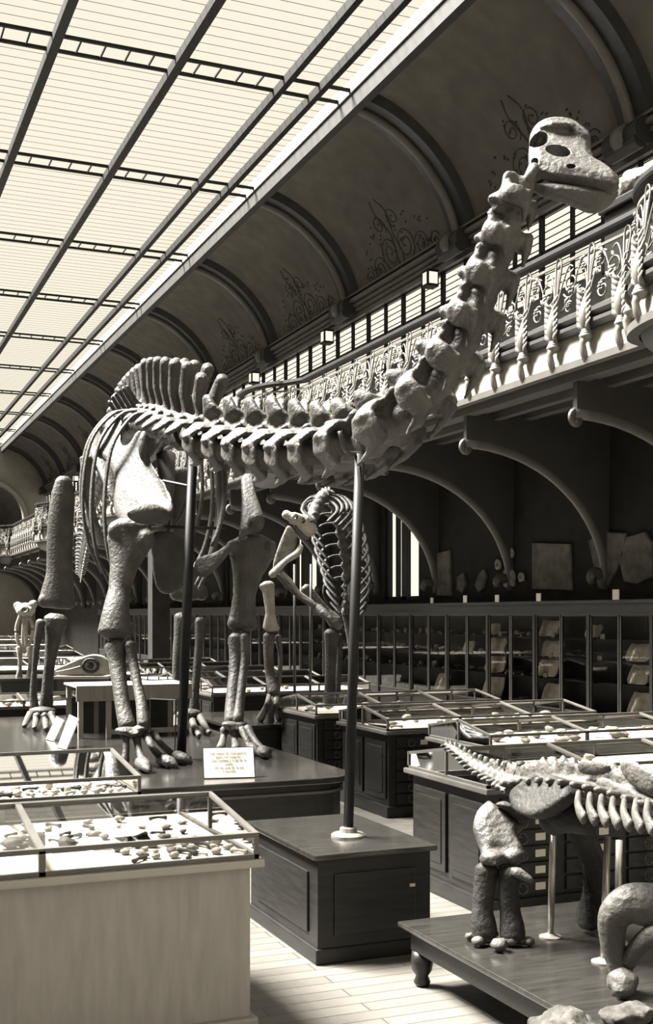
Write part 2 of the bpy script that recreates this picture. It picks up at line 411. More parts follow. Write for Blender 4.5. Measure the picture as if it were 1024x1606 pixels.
# ---------------------------------------------------------------- end wall with its tall arch
m = MB(); ay, az, ar = 7.6, 7.0, 2.1
def archpts(r, n=20): return [(ay + r * math.cos(PI * k / n), az + r * math.sin(PI * k / n)) for k in range(n + 1)]
ring = archpts(ar)
m.box(XL, ay - ar, Y1, Y1 + .3, 0, 11.3); m.box(ay + ar, XU, Y1, Y1 + .3, 0, 11.3); m.box(ay - ar, ay + ar, Y1, Y1 + .3, 0, 5.0)
m.prism([(ay + ar, Y1, az), (ay + ar, Y1, 11.3), (ay - ar, Y1, 11.3), (ay - ar, Y1, az)] + [(a, Y1, b) for a, b in reversed(ring)][1:-1], (0, .3, 0))
struct('wall_end', m, WALLP)
m = MB(); m.loft([Vector((a, Y1 - .05, b)) for a, b in [(ay + ar, 5.0)] + ring + [(ay - ar, 5.0)]], [(.16, .28)] * (len(ring) + 2), 8, ref=(0, 1, 0), cap=False)
struct('trim_arch', m, FASCIA, smooth=True)
struct('wall_end_niche', MB().box(ay - ar - .2, ay + ar + .2, Y1 + 1.2, Y1 + 1.4, 4.8, 9.4), DKWALL)
# ================================================================ gallery
GC = [8.7 + 12.4 * k for k in range(-1, 6)]           # rounded balconies
def goff(y):
    d = min((abs(y - c), c) for c in GC)[0]
    return .62 * math.sqrt(max(0, 1 - (d / 1.15) ** 2)) if d < 1.15 else 0.0
ys = []; y = Y0
while y < Y1 - .01:
    near = min(abs(y - c) for c in GC) < 1.3
    ys.append(y); y += .06 if near else .4
ys.append(Y1)
GP = [Vector((XG - goff(y), y, 0)) for y in ys]          # gallery edge path, travelling +Y (left of travel = -X, into the nave)
def strip(prof): return MB().sweep(GP, prof)
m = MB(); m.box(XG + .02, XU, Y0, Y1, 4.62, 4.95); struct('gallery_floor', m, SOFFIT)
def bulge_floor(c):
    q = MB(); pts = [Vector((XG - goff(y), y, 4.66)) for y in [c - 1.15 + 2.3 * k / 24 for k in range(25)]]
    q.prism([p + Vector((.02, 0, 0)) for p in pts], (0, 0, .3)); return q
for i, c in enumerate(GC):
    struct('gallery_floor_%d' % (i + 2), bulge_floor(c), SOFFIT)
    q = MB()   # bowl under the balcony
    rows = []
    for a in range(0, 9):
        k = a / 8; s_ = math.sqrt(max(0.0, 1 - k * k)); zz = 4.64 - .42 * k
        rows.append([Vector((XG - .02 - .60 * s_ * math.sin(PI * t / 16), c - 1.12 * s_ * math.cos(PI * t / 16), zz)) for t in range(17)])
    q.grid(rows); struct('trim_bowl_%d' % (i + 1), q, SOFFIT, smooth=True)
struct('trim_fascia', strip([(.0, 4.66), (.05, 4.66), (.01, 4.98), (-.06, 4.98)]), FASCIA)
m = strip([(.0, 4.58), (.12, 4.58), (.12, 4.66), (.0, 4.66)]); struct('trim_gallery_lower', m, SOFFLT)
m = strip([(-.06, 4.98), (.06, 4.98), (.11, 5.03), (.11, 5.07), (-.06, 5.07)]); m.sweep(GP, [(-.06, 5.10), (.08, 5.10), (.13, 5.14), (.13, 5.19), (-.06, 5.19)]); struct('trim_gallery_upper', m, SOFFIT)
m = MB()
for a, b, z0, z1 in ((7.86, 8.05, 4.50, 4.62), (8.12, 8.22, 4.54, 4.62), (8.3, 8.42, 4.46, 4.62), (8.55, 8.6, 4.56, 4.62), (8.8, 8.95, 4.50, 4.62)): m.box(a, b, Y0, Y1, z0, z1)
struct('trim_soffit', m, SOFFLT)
# arched brackets that carry the gallery
def bracket(y):
    q = MB(); e = MB(); pts = []
    for k in range(19):
        t = PI / 2 * k / 18; pts.append(Vector((7.9 + 2.32 * math.sin(t), y, 2.2 + 1.95 * math.cos(t))))
    q.prism([p + Vector((0, -.04, 0)) for p in pts] + [Vector((XR, y - .04, 4.6)), Vector((7.9, y - .04, 4.6))], (0, .08, 0))
    e.loft(pts, [(.09, .045)] * 19, 8, ref=(0, 1, 0), cap=False)
    curl = [Vector((7.92 + .09 * math.cos(a) * (1 - a / 9), y, 4.07 + .09 * math.sin(a) * (1 - a / 9))) for a in [PI / 2 + .3 * k for k in range(16)]]
    e.loft(curl, [(.06, .022)] * 16, 6, ref=(0, 1, 0), cap=False)
    curl = [Vector((10.0 - .16 * math.cos(a) * (1 - a / 9), y, 2.32 - .16 * math.sin(a) * (1 - a / 9))) for a in [PI + .3 * k for k in range(16)]]
    e.loft(curl, [(.085, .03)] * 16, 6, ref=(0, 1, 0), cap=False)
    return q, e
y = 11.4 - BAY / 2 * 2; i = 1
while y < Y1:
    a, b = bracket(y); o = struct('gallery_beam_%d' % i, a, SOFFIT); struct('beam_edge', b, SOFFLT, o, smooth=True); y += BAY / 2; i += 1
# ---------------------------------------------------------------- the iron railing: one thing
rail = thing('gallery_railing', 'long ornate scrollwork iron railing along the gallery edge above the dark arches', 'railing', (XG, 10.5, 5.19))
part('handrail', strip([(-.06, 5.98), (.06, 5.98), (.07, 6.01), (.06, 6.06), (-.06, 6.06), (-.07, 6.01)]), IRON, rail, label='dark handrail')
part('lower_rail', strip([(-.02, 5.20), (.03, 5.20), (.03, 5.24), (-.02, 5.24)]), ORN, rail)
part('upper_rail', strip([(-.012, 5.86), (.018, 5.86), (.018, 5.89), (-.012, 5.89)]), ORN, rail)
def console_mesh():
    q = MB()   # local: x along the rail, y out into the nave, z up from 0 at the gallery underside
    q.loft([(0, .10, -.02), (0, .13, .06), (0, .15, .16), (0, .11, .26)], [(.035, .03), (.05, .04), (.04, .04), (.05, .05)], 8, ref=(0, 1, 0))
    for k in range(3): q.loft([(0, .10, .24 + k * .028), (0, .10, .26 + k * .028)], [(.085 - .012 * k, .08 - .012 * k)] * 2, 10, ref=(0, 1, 0))
    q.loft([(0, .09, .30), (0, .12, .42), (0, .12, .54), (0, .09, .68), (0, .07, .78)], [(.05, .04), (.075, .06), (.07, .055), (.05, .04), (.025, .02)], 8, ref=(0, 1, 0))
    for z in range(7):
        for sg in (1, -1):
            h = .33 + z * .065; s_ = .055 * (1.25 - abs(z - 2.5) * .14)
            q.loft([(sg * .03, .12, h), (sg * .085, .145, h + .05), (sg * .115, .13, h + .10), (sg * .10, .10, h + .13)], [(s_ * .5, .014), (s_ * .6, .014), (s_ * .4, .012), (.006, .006)], 6, ref=(0, 1, 0))
    return mesh_of(q, 'console', ORN, smooth=True)
def stems_mesh():
    q = MB()
    for sg in (1, -1):
        q.tube(crom([(sg * .015, .07, .74), (sg * .03, .05, .95), (sg * .05, .03, 1.12), (sg * .055, .02, 1.22), (sg * .03, .02, 1.285), (0, .02, 1.30)], 5), .013, 6)
        q.tube(crom([(sg * .02, .07, .72), (sg * .07, .04, .92), (sg * .13, .02, 1.08), (sg * .20, .01, 1.17), (sg * .27, .01, 1.14)], 5), .010, 6)
    q.loft([(0, .06, .74), (0, .04, 1.0), (0, .02, 1.14)], [.013, .012, .02], 6)
    q.ball((0, .02, 1.21), (.03, .02, .04), 1)
    return mesh_of(q, 'stems', ORN, smooth=True)
def scroll_mesh(flip):
    q = MB()
    def sp(cx, cz, r, turns, d, a0, rad=.011):
        pts = []
        for i in range(25):
            t = i / 24; a = a0 + d * turns * 2 * PI * t; rr = r * (1 - .62 * t)
            pts.append((flip * (cx + rr * math.cos(a)), .02, cz + rr * math.sin(a)))
        q.tube(pts, rad, 6); return pts[-1]
    def rosette(c, r):
        for k in range(6): q.ball((c[0] + r * math.cos(k * 1.05), .03, c[2] + r * math.sin(k * 1.05)), (r * .55, .02, r * .55), 1)
        q.ball((c[0], .045, c[2]), r * .45, 1)
    e = sp(-.10, .94, .15, 1.25, 1, -2.6); rosette(e, .045)
    e = sp(.12, .74, .11, 1.2, -1, 2.2); rosette(e, .038)
    e = sp(.14, 1.07, .10, 1.2, 1, -1.2); rosette(e, .034)
    e = sp(-.13, .69, .075, 1.1, 1, 0.6); rosette(e, .026)
    q.tube(crom([(flip * -.29, .02, .66), (flip * -.1, .02, .78), (flip * .0, .02, .95), (flip * .1, .02, 1.15), (flip * .26, .02, 1.22)], 5), .010, 6)
    for k in range(5):
        x = flip * (-.2 + k * .1); z = .72 + .1 * ((k * 3) % 5)
        q.loft([(x, .02, z), (x + .03 * flip, .035, z + .06), (x + .07 * flip, .02, z + .09)], [(.012, .008), (.026, .01), (.004, .004)], 6, ref=(0, 1, 0))
    return mesh_of(q, 'scroll_panel', ORN, smooth=True)
CM, SM, SC = console_mesh(), stems_mesh(), [scroll_mesh(1), scroll_mesh(-1)]
OFF = Matrix.Translation(-Vector((XG, 10.5, 5.19)))
# walk along the edge path at even spacing
acc = 0.0; STEP = BAY / 8; nxt = 0.0; k = 0; i0 = min(range(len(GP)), key=lambda i: abs(GP[i].y - 6.9))
spots = []
for i in range(i0, len(GP) - 1):
    a, b = GP[i], GP[i + 1]; L = (b - a).length
    while nxt <= acc + L:
        p = a.lerp(b, (nxt - acc) / L); t = (b - a).normalized(); spots.append((p, math.atan2(t.y, t.x))); nxt += STEP / 2
    acc += L
for j, (p, ang) in enumerate(spots):
    M = OFF @ Matrix.Translation(p + Vector((0, 0, 4.64))) @ Matrix.Rotation(ang, 4, 'Z')
    if j // 2 >= 88: break
    if j % 2 == 0:
        linked('console', CM, M, rail); linked('stem_cluster', SM, M, rail)
    else: linked('scroll_panel', SC[(j // 2) % 2], M, rail)
# ================================================================ platform and the great skeleton
PT = 0.53
plat = thing('exhibit_platform', 'long low dark wooden platform under the giant skeleton', 'platform', (2.8, 12, 0))
def rounded(x0, x1, y0, y1, r, n=8):
    pts = []
    for cx, cy, a0 in ((x1 - r, y0 + r, -PI / 2), (x1 - r, y1 - r, 0), (x0 + r, y1 - r, PI / 2), (x0 + r, y0 + r, PI)):
        for k in range(n + 1): a = a0 + PI / 2 * k / n; pts.append((cx + r * math.cos(a), cy + r * math.sin(a)))
    return pts
def deck(x0, x1, y0, y1, z0, z1, r): return MB().prism([Vector((a, b, z0)) for a, b in rounded(x0, x1, y0, y1, r)], (0, 0, z1 - z0))
PX0, PX1, PY0, PY1 = 0.9, 3.86, 8.42, 14.95
part('top', deck(PX0, PX1, PY0, PY1, PT - .05, PT, .35), WOODTOP, plat, bevel=.008)
part('body', deck(PX0 + .07, PX1 - .07, PY0 + .07, PY1 - .07, .10, PT - .05, .32), WOOD, plat)
part('plinth', deck(PX0 + .03, PX1 - .03, PY0 + .03, PY1 - .03, .0, .10, .34), WOOD, plat, bevel=.01)
part('moulding', deck(PX0 + .05, PX1 - .05, PY0 + .05, PY1 - .05, PT - .13, PT - .11, .33), WOODRAIL, plat)

dip = thing('sauropod_skeleton', 'giant long-necked dinosaur skeleton standing on the long platform, head raised to the gallery railing', 'skeleton', (3.1, 11.5, PT))
SP = [(826,276,5.9),(806,330,5.92),(790,385,5.96),(768,440,6.02),(744,500,6.1),(716,556,6.18),(676,612,6.28),(630,655,6.4),(580,688,6.6),(530,708,7.05),
      (480,712,7.7),(430,708,8.4),(380,700,9.15),(330,690,9.95),(285,680,10.8),(260,668,11.6),(234,664,12.7),(212,668,13.9),(188,690,15.5),(164,740,17.5),(144,800,19.8),(132,860,22.5),(126,905,26)]
SPW = crom([P(*q) for q in SP], 12)
SL = [0.0]
for a, b in zip(SPW, SPW[1:]): SL.append(SL[-1] + (b - a).length)
def at_len(s):
    s = max(0, min(SL[-1] - 1e-6, s))
    for i in range(len(SL) - 1):
        if SL[i + 1] >= s: return SPW[i].lerp(SPW[i + 1], (s - SL[i]) / (SL[i + 1] - SL[i])), (SPW[i] - SPW[i + 1]).normalized()
def frame(s, roll=0.0):
    p, t = at_len(s); side = t.cross(UP).normalized()
    if abs(t.z) > .97: side = Vector((1, 0, 0))
    up = side.cross(t).normalized()
    M = Matrix((side, t, up)).transposed().to_4x4(); M.translation = p; return M        # x side, y towards the head, z up
def vertebra(kind, L, w, h, M):
    """spool body, arch, spine, wing processes, hanging ribs; w = half width, h = spine height"""
    q = MB(); V = lambda *a: M @ Vector(a); X3 = M.to_3x3(); up = X3 @ Vector((0, 0, 1)); lat = X3 @ Vector((1, 0, 0))
    r = w * .46
    q.loft([V(0, -L * .52, 0), V(0, -L * .3, 0), V(0, 0, .01), V(0, L * .3, 0), V(0, L * .55, 0)], [(r * 1.15, r * 1.15), (r * .92, r * .95), (r * .8, r * .82), (r * .92, r * .95), (r * 1.0, r * 1.0)], 10, ref=up)
    q.loft([V(0, -L * .05, r * .5), V(0, -L * .05, r * 1.5)], [(r * .75, L * .34), (r * .55, L * .26)], 8, ref=X3 @ Vector((0, 1, 0)))
    if kind in ('neck', 'back'):
        for sg in (1, -1):
            sp = .32 if kind == 'neck' else .22
            fw = -.22 if kind == 'neck' else .42
            q.loft([V(0, -L * .1, r * 1.1), V(sg * w * sp, -L * .12 + L * fw * .3, r * 1.2 + h * .45), V(sg * w * (sp + .08), L * fw, r * 1.2 + h)], [(L * .32, .05), (L * .26, .05), (L * (.14 if kind == 'neck' else .17), .04 if kind == 'neck' else .06)], 8, ref=lat)
            # wings
            q.loft([V(sg * r * .4, 0, r * .7), V(sg * w * .7, L * .04, r * .85), V(sg * w * 1.05, -L * .02, r * .15)], [(L * .42, .06), (L * .36, .035), (L * .20, .03)], 8, ref=X3 @ Vector((0, 0, 1)))
            q.loft([V(sg * r * .6, L * .2, r * .9), V(sg * r * .9, L * .62, r * 1.15)], [(.05, .035), (.045, .03)], 6)
            q.loft([V(sg * r * .5, -L * .2, r * 1.1), V(sg * r * .8, -L * .5, r * 1.3)], [(.045, .03), (.04, .03)], 6)
            if kind == 'neck':
                # side plate between wing and hanging rib
                q.loft([V(sg * w * .95, L * .02, r * .35), V(sg * w * .92, -L * .02, -r * .45), V(sg * w * .62, -L * .04, -r * 1.15)], [(L * .30, .034), (L * .34, .036), (L * .22, .03)], 8, ref=lat)
                q.loft([V(sg * r * .3, 0, -r * .2), V(sg * w * .8, 0, -r * .35)], [(L * .30, r * .8), (L * .28, r * .62)], 10, ref=up)
                q.loft([V(sg * w * .66, L * .22, -r * 1.05), V(sg * w * .62, -L * .2, -r * 1.3), V(sg * w * .56, -L * .66, -r * 1.5)], [(.022, .03), (.028, .03), (.010, .012)], 6)
    else:
        q.loft([V(0, -L * .05, r), V(0, -L * .1, r + h * .5), V(0, -L * .15, r + h * .9), V(0, -L * .15, r + h)], [(L * .34, .05), (L * .30, .055), (L * .38, .085), (L * .38, .10)], 8, ref=lat)
        for sg in (1, -1):
            q.loft([V(sg * r * .5, 0, r * .5), V(sg * w, 0, r * .8)], [(L * .28, .05), (L * .2, .03)], 8, ref=up)
            if kind == 'hip': q.loft([V(sg * r * .3, 0, r), V(sg * w * .8, 0, r + h * .55)], [(L * .1, .03), (L * .1, .03)], 6, ref=up)
        if kind == 'tail': q.loft([V(0, -L * .4, -r), V(0, -L * .7, -r - h * .6), V(0, -L * .2, -r - h * .75)], [(.025, .03), (.03, .05), (.012, .02)], 6)
    return q
nv = 0
s = 0.13
while s < SL[-1] - .2:
    p, t = at_len(s); y = p.y
    D = p.x * SN + p.y * CS
    if y < 9.3:                                              # neck
        k = min(1, s / 3.2); L = .155 + .10 * min(1, s / 1.2) + .27 * max(0, min(1, (s - 1.2) / 1.8)); w = .115 + .20 * min(1, s / 2.9); h = .05 + .13 * k; kind = 'neck'
    elif y < 12.4: L, w, h, kind = .40, .31, min(.46, .24 + .22 * (y - 9.3)), 'back'
    elif y < 15.0: L, w, h, kind = .36, .26, .50, 'hip'
    else: k = min(1, (y - 15) / 11); L, w, h, kind = .30 + .06 * k, .27 - .17 * k, .5 - .38 * k, 'tail'
    fr = frame(s)
    nm = {'neck': 'neck_vertebra', 'back': 'back_vertebra', 'hip': 'hip_vertebra', 'tail': 'tail_vertebra'}[kind]
    part(nm, vertebra(kind, L, w, min(h, .66), fr), BONE, dip, fuse=.014 if D < 11 else .022, it=3)
    s += L * 1.1; nv += 1
# ---- ribs
def spine_at_y(y):
    lo = None
    for i in range(len(SPW)):
        if SPW[i].y > 9 and SPW[i].y >= y: return SPW[i]
    return SPW[-1]
for i, y in enumerate((9.95, 10.35, 10.8, 11.3, 11.8, 12.3, 12.8, 13.3)):
    c = spine_at_y(y)
    dpt = (.95, 1.2, 1.45, 1.6, 1.65, 1.6, 1.45, 1.2)[i]; wd = (.28, .36, .46, .56, .64, .68, .66, .6)[i]
    for sg in (1, -1):
        if sg < 0 and i < 3: continue
        pts = [(c.x + sg * .2, y, c.z + .12), (c.x + sg * wd * .62, y + .02, c.z + .06), (c.x + sg * wd * .95, y + .06, c.z - .25), (c.x + sg * wd * 1.05, y + .12, c.z - dpt * .5), (c.x + sg * wd * .95, y + .18, c.z - dpt * .8), (c.x + sg * wd * .72, y + .22, c.z - dpt)]
        pts = crom(pts, 5); n = len(pts)
        q = MB().loft(pts, [(.022 + .03 * math.sin(PI * k / n), .018) for k in range(n)], 8, ref=(1, 0, 0))
        part('rib', q, BONE, dip, smooth=True)
# ---- skull
def prj(pts, D, t=0.0): return [P(u, v, D(u, v) if callable(D) else D) + VIEW * t for u, v in pts]
def sides(q, outline, D, half, lean=0.0, v0=0.0, sm=3):
    """bone plate seen nearly face on: outline in frame pixels at depth D, lean tips the top edge away"""
    ring = []
    for u, v in outline:
        d = D(u, v) if callable(D) else D; d2 = d
        for _ in range(3): d2 = d + lean * (P(u, v, d2).z - v0)
        ring.append(P(u, v, d2))
    q.slab(ring, (VIEW - UP * lean).normalized(), half, .5, .5, sm); return q
SD = 5.88
top = [(830,232),(832,213),(845,197),(868,190),(895,194),(912,205),(924,216),(926,240),(933,258),(947,268),(960,277),(970,289),(966,297),(945,292),(918,287),(895,283),(868,280),(847,273),(833,268),(829,252)]
q = MB(); LN = .85; zb = P(0, 288, SD).z; sides(q, top, SD, .05, LN, zb)
far = [P(u, v, SD + .50 - LN * (P(u, v, SD).z - zb)) for u, v in top]; q.slab(far, (VIEW + UP * LN).normalized(), .045, .5)
q.loft([P(958, 284, SD + .02), P(956, 282, SD + .25), P(958, 284, SD + .46)], [(.035, .03), (.05, .04), (.035, .03)], 10, ref=UP)
q.loft([P(862, 199, SD + .25), P(895, 202, SD + .25), P(918, 220, SD + .22)], [(.05, .03), (.06, .03), (.05, .03)], 10, ref=UP)
cut = MB()
for u, v, a, b, ang in ((874,240,.068,.044,.35), (893,266,.025,.016,-.1), (846,219,.045,.062,.5), (838,256,.018,.026,0)):
    M = Matrix((RIGHT, VIEW, UP)).transposed() @ Matrix.Rotation(ang, 3, 'Y'); c_ = P(u, v, SD)
    cut.ball(P(u, v, SD + LN * (c_.z - zb)), (a, .15, b * 1.1), 2, M=M)
part('skull', q, BONE, dip, fuse=.009, it=2, cut=cut)
jaw = [(828,282),(840,288),(868,288),(900,291),(935,296),(968,300),(958,318),(942,331),(925,335),(903,326),(880,317),(858,311),(843,304),(832,293)]
q = MB(); sides(q, jaw, SD + .05, .075, -.35, P(0, 285, SD).z)
jw = part('lower_jaw', q, BONE, dip, fuse=.010, it=2)
q = MB()
q.loft([P(838, 262, SD), P(828, 285, SD), P(832, 300, SD + .02)], [(.03, .03), (.035, .03), (.025, .02)], 8); part('skull_joint', q, BONE, dip, smooth=True)
# ---- shoulder blades
bl = [(150,712),(166,686),(184,655),(192,664),(190,690),(196,702),(206,694),(214,680),(224,677),(231,690),(234,716),(246,742),(258,758),(271,786),(271,806),(255,822),(232,824),(208,828),(184,812),(178,790),(181,752),(166,722)]
z0 = P(230, 815, 10.4).z
q = MB(); sides(q, bl, lambda u, v: 10.35 + max(0, 255 - u) * .009, .045, .9, z0)
q.ball(P(226, 700, 10.5 + .9 * .62) , (.06, .07, .16), 2)
q.ball(P(232, 806, 10.32), (.2, .10, .10), 2)
part('shoulder_blade', q, BONE, dip, fuse=.02, it=5)
bl = [(378,752),(388,745),(398,748),(402,776),(411,800),(414,818),(407,832),(392,836),(380,842),(374,846),(377,820),(379,786)]
z0 = P(395, 830, 11.4).z
q = MB(); sides(q, bl, lambda u, v: 11.4, .05, .9, z0); q.ball(P(402, 818, 11.38), (.09, .07, .1), 2)
part('shoulder_blade', q, BONE, dip, fuse=.02, it=5)
# ---- limb bones
def limb(name, pts, rad, D, ref=VIEW, mat_=BONE, fz=.016, blobs=(), parent=None):
    q = MB(); pp = crom([P(u, v, (D[i] if hasattr(D, '__len__') else D)) for i, (u, v) in enumerate(pts)], 4)
    Dm = D[0] if hasattr(D, '__len__') else D
    rr = []
    for i in range(len(pts) - 1):
        for k in range(4):
            t = k / 4; rr.append(tuple((rad[i][j] * (1 - t) + rad[i + 1][j] * t) * Dm / F for j in (0, 1)))
    rr.append(tuple(x * Dm / F for x in rad[-1]))
    q.loft(pp, rr, 14, ref=ref)
    for (u, v, a, b) in blobs: q.ball(P(u, v, Dm - .03), (a * Dm / F, b * Dm / F * .9, b * Dm / F), 2)
    return part(name, q, mat_, parent or dip, fuse=fz, it=3)
# radii are half widths in frame pixels: (across the picture, in depth)
limb('upper_arm', [(205,822),(203,850),(194,890),(187,925),(182,958),(180,992)], [(33,16),(37,16),(22,15),(17,16),(21,17),(27,20)], (10.5,10.5,10.45,10.4,10.3,10.25), blobs=((180,832,12,14),(228,846,16,18),(166,985,12,14),(198,985,12,14)))
limb('upper_arm', [(394,846),(394,866),(388,900),(384,930),(381,960),(380,980)], [(30,14),(38,14),(24,14),(18,14),(20,15),(25,17)], 11.5, blobs=((364,858,10,12),(424,858,10,12),(366,978,10,11),(396,978,10,11)))
limb('ulna', [(181,1012),(184,1040),(188,1075),(193,1110),(200,1140)], [(18,16),(14,13),(12,12),(12,12),(14,13)], (10.25,10.2,10.1,10.0,9.9))
limb('radius', [(203,1010),(209,1040),(216,1075),(222,1105),(226,1138)], [(10,12),(8,9),(8,9),(9,10),(11,12)], (10.2,10.15,10.05,9.95,9.85))
limb('ulna', [(372,1000),(371,1030),(368,1060),(365,1095),(364,1132)], [(15,14),(12,11),(10,10),(11,11),(13,12)], (11.45,11.4,11.3,11.15,11.0))
limb('radius', [(384,998),(384,1030),(381,1060),(376,1100),(373,1130)], [(9,10),(7,8),(7,8),(8,9),(9,10)], (11.4,11.35,11.25,11.1,10.95))
def hand(D, carp, rows, claws):
    q = MB(); 
    for u, v, a, b in carp: q.ball(P(u, v, D), (a * D / F, a * D / F, b * D / F), 2, .25, u)
    f = part('forefoot', q, BONE, dip, fuse=.014, it=2)
    for row in rows:
        n = len(row); q = MB(); pp = crom([P(u, v, d) for u, v, d in row], 4); m_ = len(pp)
        q.loft(pp, [((7.5 - 2.2 * math.sin(PI * i / (m_ - 1))) * D / F,) * 2 for i in range(m_)], 10)
        part('hand_bone', q, BONE, f, smooth=True)
    for u, v, d, u2, v2 in claws:
        q = MB(); q.loft([P(u, v, d), P(*G((u + u2) / 2, (v + v2) / 2 - 2, .06)), P(*G(u2, v2, .022))], [(.06, .055), (.055, .045), (.02, .018)], 10)
        part('claw', q, BONE, f, smooth=True)
def G(u, v, h=.04):
    p = Pz(u, v, PT + h); return (u, v, p.x * SN + p.y * CS)
hand(9.85, ((198,1146,18,7),(222,1142,14,7),(210,1150,20,6)),
     (((196,1154,9.85),(198,1172,9.8),G(196,1194,.05)), ((214,1156,9.85),(218,1178,9.75),G(224,1197,.05)), ((230,1154,9.85),(240,1174,9.7),G(254,1190,.05)), ((240,1150,9.9),(252,1166,9.85),G(266,1181,.05))),
     (G(222,1196,.055) + (234,1210), G(254,1191,.055) + (278,1202), G(278,1187,.05) + (300,1196)))
hand(10.95, ((362,1136,16,6),(378,1136,12,6),(370,1142,18,5)),
     (((352,1144,11),(350,1158,10.95),G(346,1174,.05)), ((366,1146,10.95),(368,1160,10.9),G(370,1175,.05)), ((380,1144,10.9),(386,1158,10.8),G(393,1173,.05)), ((388,1142,10.9),(400,1162,10.75),G(412,1178,.04))),
     (G(394,1172,.05) + (406,1183), G(411,1178,.045) + (424,1187)))
# hind legs
limb('thigh_bone', [(100,752),(99,775),(96,810),(94,850),(93,900),(89,945)], [(13,10),(19,13),(21,14),(21,14),(21,14),(30,17)], 13.9, fz=.022, blobs=((70,942,11,12),(108,945,11,12)))
limb('shin_bone', [(88,970),(84,1000),(78,1040),(74,1080),(72,1112)], [(20,14),(13,11),(9,9),(9,9),(12,10)], 13.7, fz=.02)
limb('calf_bone', [(64,975),(58,1010),(54,1050),(52,1085),(54,1110)], [(8,8),(6,6),(5,5),(6,6),(8,8)], 13.6, fz=.02)
limb('thigh_bone', [(285,738),(284,770),(284,810),(286,850),(290,890),(296,934)], [(14,10),(19,12),(18,12),(16,12),(17,12),(28,15)], 14.3, fz=.022, blobs=((276,930,11,13),(316,930,11,13)))
limb('shin_bone', [(290,968),(283,1000),(279,1040),(279,1080),(282,1118)], [(18,12),(11,10),(9,9),(9,9),(12,10)], 14.2, fz=.02)
limb('calf_bone', [(314,972),(312,1010),(309,1050),(306,1085),(304,1116)], [(9,8),(7,7),(7,7),(7,7),(9,8)], 14.1, fz=.02)
def foot(D, cu, cv, toes):
    q = MB(); q.ball(P(cu, cv, D), (.16, .12, .06), 2, .2, cu); f = part('hind_foot', q, BONE, dip, smooth=True)
    for row in toes:
        q = MB(); pp = crom([P(*a) for a in row], 4); m_ = len(pp); q.loft(pp, [((6.5 - 3 * i / m_) * D / F,) * 2 for i in range(m_)], 8); part('toe', q, BONE, f, smooth=True)
foot(13.5, 66, 1116, (((48,1120,13.4),(42,1130,13.2),G(38,1139,.04)), ((58,1122,13.3),(56,1132,13.2),G(54,1142,.04)), ((70,1122,13.3),(71,1132,13.2),G(72,1143,.04)), ((80,1120,13.3),(84,1130,13.2),G(88,1140,.04))))
foot(13.6, 296, 1120, (((288,1124,13.7),(290,1136,13.5),G(292,1147,.04)), ((300,1124,13.7),(304,1138,13.2),G(312,1153,.04)), ((312,1122,13.7),(320,1136,13.1),G(328,1149,.04)), ((278,1124,13.8),(276,1136,13.6),G(276,1144,.04))))
# pelvis
q = MB(); c = SPW[17 * 12]
for sg in (1, -1):
    x = c.x + sg * .30
    q.slab([(x, 13.3, c.z - .1), (x - sg * .12, 13.5, c.z + .12), (x - sg * .12, 14.2, c.z + .2), (x - sg * .1, 14.9, c.z + .1), (x, 14.9, c.z - .1), (x + sg * .02, 14.4, c.z - .35), (x, 13.8, c.z - .3)], (1, 0, 0), .05)
    q.loft([(c.x + sg * .2, 14.0, c.z + .02), (x, 14.0, c.z)], [.12, .12], 10)
part('pelvis', q, BONE, dip, fuse=.025, it=4)
for sg in (1, -1):
    x = c.x + sg * .40
    part('pubis', MB().loft([(x, 13.8, c.z - .3), (x - sg * .08, 13.45, c.z - .8), (x - sg * .28, 13.2, c.z - 1.25)], [(.12, .07), (.09, .05), (.14, .06)], 10), BONE, dip, smooth=True)
    part('ischium', MB().loft([(x, 14.5, c.z - .3), (x - sg * .1, 14.9, c.z - .85), (x - sg * .28, 15.2, c.z - 1.3)], [(.10, .06), (.06, .04), (.08, .05)], 10), BONE, dip, smooth=True)
# breast plates
q = MB(); sides(q, [(305,880),(318,872),(338,866),(356,854),(368,851),(366,860),(350,880),(335,896),(318,906),(308,902)], 10.9, .03, .3, P(0, 880, 10.9).z); part('breast_plate', q, BONE, dip, fuse=.02, it=3)
q = MB(); sides(q, [(236,838),(262,832),(284,840),(299,862),(304,884),(296,910),(272,930),(250,928),(240,900),(238,868)], 11.2, .04, -.25, P(0, 840, 11.2).z); part('breast_plate', q, BONE, dip, fuse=.02, it=3)
# iron armature carried by the bones
part('support_rod', MB().tube([P(256, 754, 10.6), P(305, 764, 10.4)], .014).tube([P(258, 826, 10.6), P(356, 829, 10.9)], .016), IRON, dip)
# the standing mount pole in front of the shoulders
pole = thing('support_pole', 'dark iron pole standing on the platform beside the front leg, rising to the backbone', 'pole', Pz(284, 1190, PT))
a = Pz(284, 1190, PT); b = P(303, 700, 10.25)
part('shaft', MB().tube([a, b], .042, 14), IRON, pole, smooth=True)
part('base', MB().lathe([(.09, 0), (.09, .02), (.055, .03), (.05, .06)], a), IRON, pole)
part('fork', MB().tube(crom([b + Vector((-.18, .0, .16)), b + Vector((-.12, 0, .02)), b, b + Vector((.12, 0, .02)), b + Vector((.18, 0, .16))], 4), .022, 8), IRON, pole, smooth=True)
